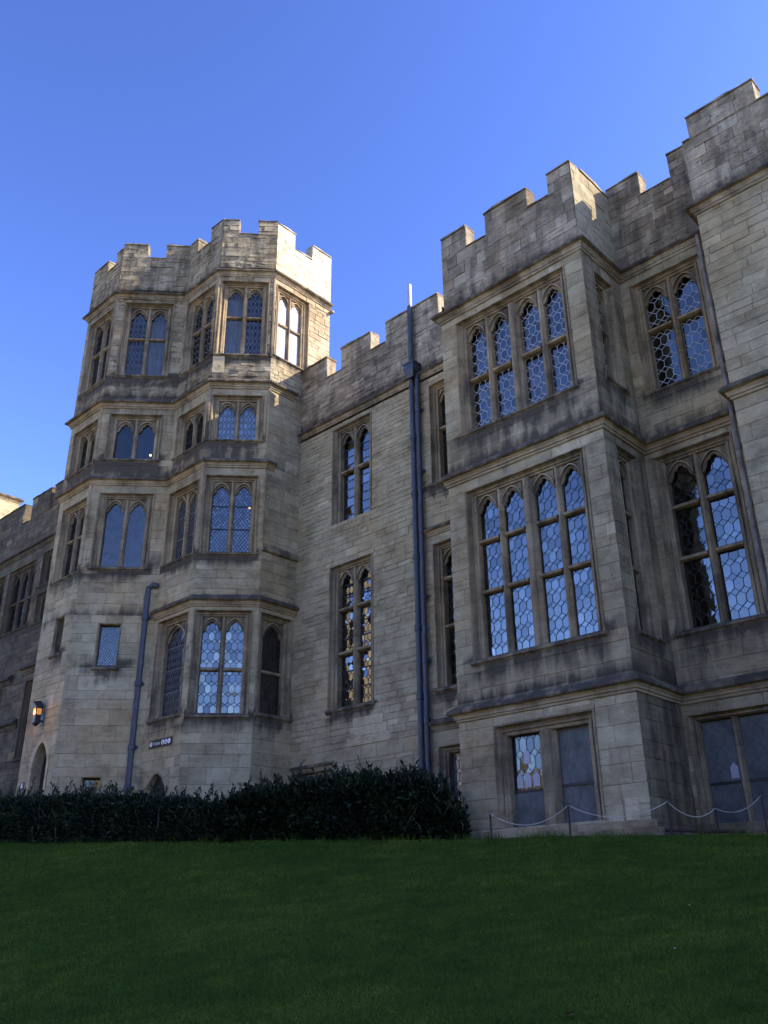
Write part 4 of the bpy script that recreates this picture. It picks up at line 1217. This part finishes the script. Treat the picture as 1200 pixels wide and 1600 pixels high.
# grass blades over the visible slope
m, nt, b = mat('grass_blade')
geo = nd(nt, 'ShaderNodeNewGeometry').outputs['Position']
tn = attr_n(nt, 'tint')
f = math_n(nt, 'ADD', math_n(nt, 'MULTIPLY', noise_n(nt, geo, 0.42, 5, 0.6), 0.75), math_n(nt, 'MULTIPLY', tn, 0.22))
f = math_n(nt, 'ADD', f, math_n(nt, 'MULTIPLY', math_n(nt, 'SUBTRACT', noise_n(nt, geo, 1.9, 5, 0.65), 0.5), 0.85))
nt.links.new(ramp_n(nt, f, [(0.28, (0.028, 0.060, 0.009)), (0.55, (0.068, 0.112, 0.013)), (0.85, (0.155, 0.180, 0.024))]), b.inputs['Base Color'])
b.inputs['Roughness'].default_value = 0.7
b.inputs['Specular IOR Level'].default_value = 0.12
MG = m
def np_mesh(name, V, F, mat_, tint=None, smooth=False):
    """V (n,3), F (m,k) arrays"""
    me = bpy.data.meshes.new(name)
    k = F.shape[1]
    me.vertices.add(len(V)); me.vertices.foreach_set('co', V.astype(np.float32).ravel())
    me.loops.add(F.size); me.loops.foreach_set('vertex_index', F.astype(np.int32).ravel())
    me.polygons.add(len(F)); me.polygons.foreach_set('loop_start', np.arange(0, F.size, k, dtype=np.int32))
    me.polygons.foreach_set('loop_total', np.full(len(F), k, dtype=np.int32))
    if tint is not None:
        a = me.attributes.new('tint', 'FLOAT', 'FACE'); a.data.foreach_set('value', tint.astype(np.float32))
    me.update(calc_edges=True)
    me.materials.append(mat_)
    o = bpy.data.objects.new(name, me); COL.objects.link(o)
    return o
def grass_field():
    N = 900000
    # polar sampling about the camera foot so that density follows what is seen
    th = nrng.uniform(R(-80), R(40), N)
    r = 4.0 * (26 / 4.0) ** nrng.random(N) 
    hd = R(43.3)
    x, y = -np.sin(hd + th * 0.62) * r, np.cos(hd + th * 0.62) * r
    ye = np.interp(x, EX, EY)
    k = (y > 1.5) & (y < ye + 0.35) & (x < 2)
    x, y, r = x[k], y[k], r[k]
    n = len(x)
    z = ground_z(x, y)
    sc = np.clip(r / 10, 0.7, 2.2)
    h = nrng.uniform(0.012, 0.027, n) * (0.75 + 0.3 * sc)
    w = nrng.uniform(0.003, 0.006, n) * sc
    a = nrng.uniform(0, 2 * np.pi, n)
    lean = nrng.normal(0, 0.8, (n, 2)) * h[:, None]
    V = np.zeros((n, 3, 3))
    V[:, 0] = np.stack([x - np.cos(a) * w, y - np.sin(a) * w, z - 0.004], -1)
    V[:, 1] = np.stack([x + np.cos(a) * w, y + np.sin(a) * w, z - 0.004], -1)
    V[:, 2] = np.stack([x + lean[:, 0], y + lean[:, 1], z + h], -1)
    o = np_mesh('grass', V.reshape(-1, 3), np.arange(3 * n).reshape(-1, 3), MG, nrng.random(n))
    o['kind'] = 'stuff'
    # taller unmown tufts along the hedge foot
    return o
grass_field()
def tufts():
    xs = np.concatenate([nrng.uniform(-26, -13, 60), nrng.uniform(-13, -7, 25)])
    V, F, T = [], [], []
    pts = []
    for x in xs:
        ye = np.interp(x, EX, EY) + nrng.uniform(-0.05, 0.3)
        pts.append((x, ye))
    P = np.array(pts)
    n = len(P) * 26
    c = P[nrng.integers(0, len(P), n)] + nrng.normal(0, 0.10, (n, 2))
    z = ground_z(c[:, 0], c[:, 1])
    h = nrng.uniform(0.06, 0.20, n); a = nrng.uniform(0, 6.28, n); w = 0.006
    lean = nrng.normal(0, 0.4, (n, 2)) * h[:, None]
    V = np.zeros((n, 3, 3))
    V[:, 0] = np.stack([c[:, 0] - np.cos(a) * w, c[:, 1] - np.sin(a) * w, z], -1)
    V[:, 1] = np.stack([c[:, 0] + np.cos(a) * w, c[:, 1] + np.sin(a) * w, z], -1)
    V[:, 2] = np.stack([c[:, 0] + lean[:, 0], c[:, 1] + lean[:, 1], z + h], -1)
    o = np_mesh('grass_tufts', V.reshape(-1, 3), np.arange(3 * n).reshape(-1, 3), MG, nrng.random(n))
    o['kind'] = 'stuff'
tufts()

def ground_at_px(px, py):
    d = FW * 1400 + RT * (px - 600) - UP * (py - 800)
    d.normalize()
    t = 3.0
    while t < 60:
        p = d * t
        if p.z <= float(ground_z(p.x, p.y)): return p
        t += 0.02
    return d * 20
def daisy(p, label):
    b = MB()
    N = 10
    z = p.z + 0.03
    for k in range(N):
        a0, a1 = 2 * math.pi * (k - 0.3) / N, 2 * math.pi * (k + 0.3) / N
        am = (a0 + a1) / 2
        b.poly([(p.x + 0.005 * math.cos(a0), p.y + 0.005 * math.sin(a0), z), (p.x + 0.009 * math.cos(a0), p.y + 0.009 * math.sin(a0), z + 0.006), (p.x + 0.012 * math.cos(am), p.y + 0.012 * math.sin(am), z + 0.007), (p.x + 0.009 * math.cos(a1), p.y + 0.009 * math.sin(a1), z + 0.006), (p.x + 0.005 * math.cos(a1), p.y + 0.005 * math.sin(a1), z)])
    o = b.build('daisy', M['daisy'], None, (p.x, p.y, p.z))
    return tag(o, label, 'flower', 'daisies in the lawn')
for px, py, lb in ((900, 1338, 'white daisy in the grass close below the rope post in front of the bay'),
                   (1078, 1419, 'white daisy in the open lawn, farthest right of the daisies'),
                   (1055, 1488, 'white daisy in the lawn, lowest on the right side'),
                   (755, 1403, 'white daisy in the lawn below the end of the hedge, higher of the middle pair'),
                   (800, 1434, 'white daisy in the lawn below the hedge end, lower of the middle pair'),
                   (316, 1358, 'white daisy close to the hedge foot below the tower')):
    daisy(ground_at_px(px, py), lb)
p = ground_at_px(882, 1594)
b = MB()
for k in range(5):
    a0, a1 = -1.2 + 0.5 * k, -0.7 + 0.5 * k
    b.poly([(p.x, p.y, p.z + 0.03), (p.x + 0.07 * math.cos(a0), p.y + 0.07 * math.sin(a0), p.z + 0.035 + 0.02 * (k % 2)), (p.x + 0.08 * math.cos(a1), p.y + 0.08 * math.sin(a1), p.z + 0.045)])
tag(b.build('fallen_leaf', M['leaf_brown'], None, tuple(p)), 'dead brown leaf lying in the grass at the bottom edge', 'leaf')

m, nt, b = mat('laurel_leaf')
tn = attr_n(nt, 'tint')
nt.links.new(ramp_n(nt, tn, [(0.0, (0.004, 0.008, 0.004)), (0.6, (0.010, 0.020, 0.008)), (1.0, (0.032, 0.054, 0.018))]), b.inputs['Base Color'])
b.inputs['Roughness'].default_value = 0.5
b.inputs['Specular IOR Level'].default_value = 0.25
ML = m

# ------------------------------------------------------------------ trees across the court, seen only as reflections
def far_trees():
    C_, n = [], 0
    for cx, cy, h, r in ((14, -26, 17, 5.5), (22, -20, 14, 5), (2, -34, 15, 5), (-22, -40, 13, 5)):
        k = 2600
        g = float(ground_z(cx, cy))
        d = nrng.normal(0, 1, (k, 3)); d /= np.linalg.norm(d, axis=1)[:, None]
        rad = nrng.uniform(0.35, 1.0, k) ** 0.6 * (1 + 0.25 * np.sin(d[:, 0] * 5 + d[:, 2] * 4))
        C_.append(np.stack([cx + d[:, 0] * r * rad, cy + d[:, 1] * r * rad, g + h * 0.6 + d[:, 2] * h * 0.42 * rad], -1))
        t = np.linspace(0, 1, 160)
        C_.append(np.stack([cx + nrng.normal(0, 0.15, 160), cy + nrng.normal(0, 0.15, 160), g + t * h * 0.5], -1))
    c = np.concatenate(C_); n = len(c)
    a = nrng.normal(0, 1, (n, 3)); a /= np.linalg.norm(a, axis=1)[:, None]
    b_ = np.cross(a, nrng.normal(0, 1, (n, 3))); b_ /= np.linalg.norm(b_, axis=1)[:, None]
    V = np.stack([c - a * 0.4, c + b_ * 0.25, c + a * 0.4, c - b_ * 0.25], 1).reshape(-1, 3)
    o = np_mesh('far_trees', V, np.arange(4 * n).reshape(-1, 4), ML, nrng.random(n))
    o['kind'] = 'stuff'
far_trees()

# ------------------------------------------------------------------ rope barrier
posts = [((768, 1311), 0.50, 16.0), ((892, 1309), 0.60, 16.05), ((1050, 1307), 0.63, 17.0), ((1124, 1305.5), 0.50, 18.0), ((1200, 1305), 0.68, 17.2)]
plabels = ['short dark rope post nearest the hedge end', 'dark iron rope post in front of the low bay window', 'rusty rope post at the corner of the bay',
           'low dark rope post in front of the recessed low window', 'tall rusty rope post at the right edge']
pp = []
for (bx_, h, Yp), lb in zip(posts, plabels):
    d = FW * 1400 + RT * (bx_[0] - 600) - UP * (bx_[1] - 800)
    p = d * (Yp / d.y)
    p.z = min(p.z, float(ground_z(p.x, p.y)) + 0.05)
    top = d * (Yp / d.y) + Vector((0, 0, h))
    t = thing('rope_post', (p.x, p.y, p.z), lb, 'post', 'rope barrier posts')
    mb = MB(); mb.tube([p - Vector((0, 0, 0.1)), top], 0.020, 8); mb.build('rod', M['rust'], t)
    mb = MB()
    ring = [top + Vector((0.03 * math.cos(a), 0, 0.02 + 0.03 * math.sin(a))) for a in [2 * math.pi * k / 10 for k in range(11)]]
    mb.tube(ring, 0.007, 6, cap=False); mb.build('eye_ring', M['rust'], t)
    pp.append(top + Vector((0, 0, 0.01)))
def rope(a, b, sag, label):
    mb = MB()
    pts = []
    for k in range(19):
        f = k / 18
        q = a.lerp(b, f); q.z -= sag * 4 * f * (1 - f)
        pts.append(q)
    mb.tube(pts, 0.009, 6)
    o = mb.build('rope', M['rope'], None, tuple(a))
    return tag(o, label, 'rope', 'barrier ropes')
rope(pp[0], pp[1], 0.30, 'pale sagging rope left of the bay window post, by the hedge')
rope(pp[1], pp[2], 0.26, 'pale sagging rope from the bay window post to the bay corner')
rope(pp[2], pp[3], 0.22, 'dim rope crossing in front of the dark recess')
rope(pp[3], pp[4], 0.17, 'pale sagging rope at the right edge of the picture')
# an old pipe lying along the foot of the recess
b = MB(); b.tube([(-8.85, 17.15, 1.50), (-8.2, 17.7, 1.47), (-7.6, 18.2, 1.45)], 0.035, 8)
tag(b.build('fallen_pipe', M['rust'], None, (-8.2, 17.7, 1.45)), 'thin rusty pipe lying on the ground by the bay corner', 'pipe')

# ------------------------------------------------------------------ hedge
def hedge(path, label, n_leaf, lsz, wob, sprig, name='hedge'):
    """path rows: x, y (front foot), top z, thickness. Leaves fill a ragged outer shell round a dark twiggy core."""
    P = np.array(path, float)
    seg = np.r_[0, np.cumsum(np.hypot(np.diff(P[:, 0]), np.diff(P[:, 1])))]
    L = seg[-1]
    cx = P[:, 0].mean(); cy = P[:, 1].mean()
    root = thing(name, (cx, cy, float(ground_z(cx, cy))), label, 'hedge')
    def at(s):
        return [np.interp(s, seg, P[:, k]) for k in range(4)]
    def dirs(s):
        x0, y0, *_ = at(np.clip(s - 0.3, 0, L)); x1, y1, *_ = at(np.clip(s + 0.3, 0, L))
        dx, dy = x1 - x0, y1 - y0
        l = np.hypot(dx, dy) + 1e-9
        return dx / l, dy / l
    ph = nrng.uniform(0, 6.28, 8)
    def bumpf(s, t):
        return wob * (0.5 * np.sin(s * 2.1 + ph[0]) + 0.4 * np.sin(s * 4.7 + ph[1] + 2 * t) + 0.3 * np.sin(s * 9.1 + ph[2] - 3 * t) + 0.3 * np.sin(t * 7 + ph[3] + s))
    # leaves
    n = n_leaf
    s = nrng.uniform(-0.1, L + 0.1, n)
    x, y, zt, th = at(np.clip(s, 0, L))
    dx, dy = dirs(np.clip(s, 0, L))
    nxr, nyr = dy, -dx                                     # towards the viewer
    zg = ground_z(x, y)
    H = zt - zg
    face = nrng.random(n)
    # arc parameter over the cross-section: front face, top, back
    v = np.where(face < 0.55, nrng.random(n) * 0.5, np.where(face < 0.9, 0.5 + nrng.random(n) * 0.3, 0.8 + 0.2 * nrng.random(n)))
    depth = np.abs(nrng.normal(0, 0.09, n))
    q = np.clip(v / 0.5, 0, 1); tq = np.clip((v - 0.5) / 0.3, 0, 1); bq = np.clip((v - 0.8) / 0.2, 0, 1)
    bm_ = bumpf(s, v * 4)
    out = np.where(v < 0.5, 0.0 - depth + 0.05 * np.sin(q * 3.1) , np.where(v < 0.8, -tq * th, -th + depth * 0.3)) + np.where(v < 0.5, bm_, 0)
    up = np.where(v < 0.5, q * H, np.where(v < 0.8, H - depth + bm_ * 1.3 - 0.10 * (np.abs(tq - 0.5) * 2) ** 3, H * (1 - bq)))
    rnd = np.where(v < 0.5, 0.16 * np.maximum(0, (q - 0.75) / 0.25) ** 2, 0)
    out = out - rnd
    px, py, pz = x + nxr * out, y + nyr * out, zg + up
    # leaf axis: outwards and upwards
    ax = np.stack([nxr * np.where(v < 0.5, 0.8, 0.1), nyr * np.where(v < 0.5, 0.8, 0.1), np.where(v < 0.5, 0.35, 1.0)], -1) + nrng.normal(0, 0.55, (n, 3))
    ax /= np.linalg.norm(ax, axis=1)[:, None]
    def leaves(c, ax, size, tint):
        n = len(c)
        side = np.cross(ax, nrng.normal(0, 1, (n, 3))); side /= np.linalg.norm(side, axis=1)[:, None] + 1e-9
        nrm = np.cross(side, ax)
        l = size[:, None]; w = 0.19 * l
        V = np.zeros((n, 6, 3))
        V[:, 0] = c
        V[:, 1] = c + ax * l * 0.4 + side * w + nrm * w * 0.35
        V[:, 2] = c + ax * l * 0.75 + side * w * 0.75 + nrm * w * 0.2
        V[:, 3] = c + ax * l - nrm * w * 0.5
        V[:, 4] = c + ax * l * 0.75 - side * w * 0.75 + nrm * w * 0.2
        V[:, 5] = c + ax * l * 0.4 - side * w + nrm * w * 0.35
        base = np.arange(n)[:, None] * 6
        F = np.concatenate([base + np.array([[0, 1, 2, 3]]), base + np.array([[0, 3, 4, 5]])], 0)
        return V.reshape(-1, 3), F, np.concatenate([tint, tint])
    size = lsz * nrng.uniform(0.6, 1.25, n)
    tint = np.clip(nrng.normal(0.45, 0.22, n) + 0.25 * np.sin(s * 3 + ph[5]) * np.sin(v * 9 + ph[6]), 0, 1)
    V, F, T = leaves(np.stack([px, py, pz], -1), ax, size, tint)
    # sprigs poking out of the top
    m_ = sprig
    ss = nrng.uniform(0, L, m_)
    X_, Y_, ZT, TH = at(ss); ddx, ddy = dirs(ss)
    tw = MB()
    Vs, Fs, Ts = [V], [F], [T]
    off = len(V)
    for i in range(m_):
        o_ = -nrng.uniform(0.05, 0.75) * TH[i]
        hgt = nrng.uniform(0.10, 0.36) * (1.5 if nrng.random() < 0.18 else 0.85)
        b0 = np.array([X_[i] + ddy[i] * o_, Y_[i] - ddx[i] * o_, ZT[i] - 0.12])
        tip = b0 + np.array([nrng.normal(0, 0.09), nrng.normal(0, 0.09), hgt + 0.12])
        tw.tube([b0, tip], [0.006, 0.003], 4, cap=False)
        k = 9
        f = np.linspace(0.25, 1, k)
        c = b0 + (tip - b0) * f[:, None]
        a_ = nrng.normal(0, 0.6, (k, 3)); a_[:, 2] = np.abs(a_[:, 2]) * 0.5 + 0.75
        a_ /= np.linalg.norm(a_, axis=1)[:, None]
        v_, f_, t_ = leaves(c, a_, lsz * nrng.uniform(0.7, 1.15, k), np.clip(nrng.normal(0.5, 0.2, k), 0, 1))
        Vs.append(v_); Fs.append(f_ + off); Ts.append(t_); off += len(v_)
    o = np_mesh('foliage', np.concatenate(Vs), np.concatenate(Fs), ML, np.concatenate(Ts))
    o.parent = root
    o.data.transform(Matrix.Translation(-root.location))
    tw_n = 40
    for i in range(tw_n):
        s_ = nrng.uniform(0, L); xx, yy, zz, tt = [float(k) for k in at(s_)]; g = float(ground_z(xx, yy)); d0, d1 = [float(k) for k in dirs(s_)]
        o_ = -nrng.uniform(0.02, 0.3)
        b0 = Vector((xx + d1 * o_, yy - d0 * o_, g - 0.05))
        tw.tube([b0, b0 + Vector((nrng.normal(0, 0.15), nrng.normal(0, 0.1), 0.35)), b0 + Vector((nrng.normal(0, 0.3), nrng.normal(0, 0.2), 0.8))], [0.014, 0.010, 0.005], 5, cap=False)
    tw.build('stems', M['twig'], root)
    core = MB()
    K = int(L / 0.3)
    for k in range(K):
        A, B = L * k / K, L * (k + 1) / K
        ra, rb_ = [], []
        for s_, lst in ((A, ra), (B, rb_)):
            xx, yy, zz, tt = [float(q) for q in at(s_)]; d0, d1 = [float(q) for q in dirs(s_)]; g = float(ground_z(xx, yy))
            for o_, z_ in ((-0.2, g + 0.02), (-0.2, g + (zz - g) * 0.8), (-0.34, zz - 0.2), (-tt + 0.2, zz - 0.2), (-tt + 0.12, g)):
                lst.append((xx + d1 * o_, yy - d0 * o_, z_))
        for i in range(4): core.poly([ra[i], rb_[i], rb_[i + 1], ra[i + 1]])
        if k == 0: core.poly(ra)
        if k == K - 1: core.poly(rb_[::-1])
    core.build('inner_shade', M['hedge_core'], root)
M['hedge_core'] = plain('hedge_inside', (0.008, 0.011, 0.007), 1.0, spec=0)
hedge([(-32, 11.45, 3.35, 1.2), (-27, 11.5, 3.12, 1.2), (-24, 11.75, 3.05, 1.2), (-21.2, 12.25, 2.88, 1.2), (-19.2, 13.1, 2.68, 1.2), (-17.9, 13.75, 2.62, 1.2)],
      'low clipped dark green hedge along the foot of the tower', 26000, 0.105, 0.06, 210)
hedge([(-18.0, 13.65, 2.62, 1.3), (-17.2, 14.2, 2.80, 1.4), (-16.2, 14.75, 2.93, 1.5), (-15.0, 15.35, 2.90, 1.5), (-14.1, 15.75, 2.86, 1.3), (-13.6, 16.0, 2.66, 1.1), (-13.25, 16.15, 2.28, 0.9), (-13.08, 16.25, 1.95, 0.6)],
      'taller shaggy laurel hedge in front of the main wall, ending at the square bay', 17000, 0.155, 0.11, 180)
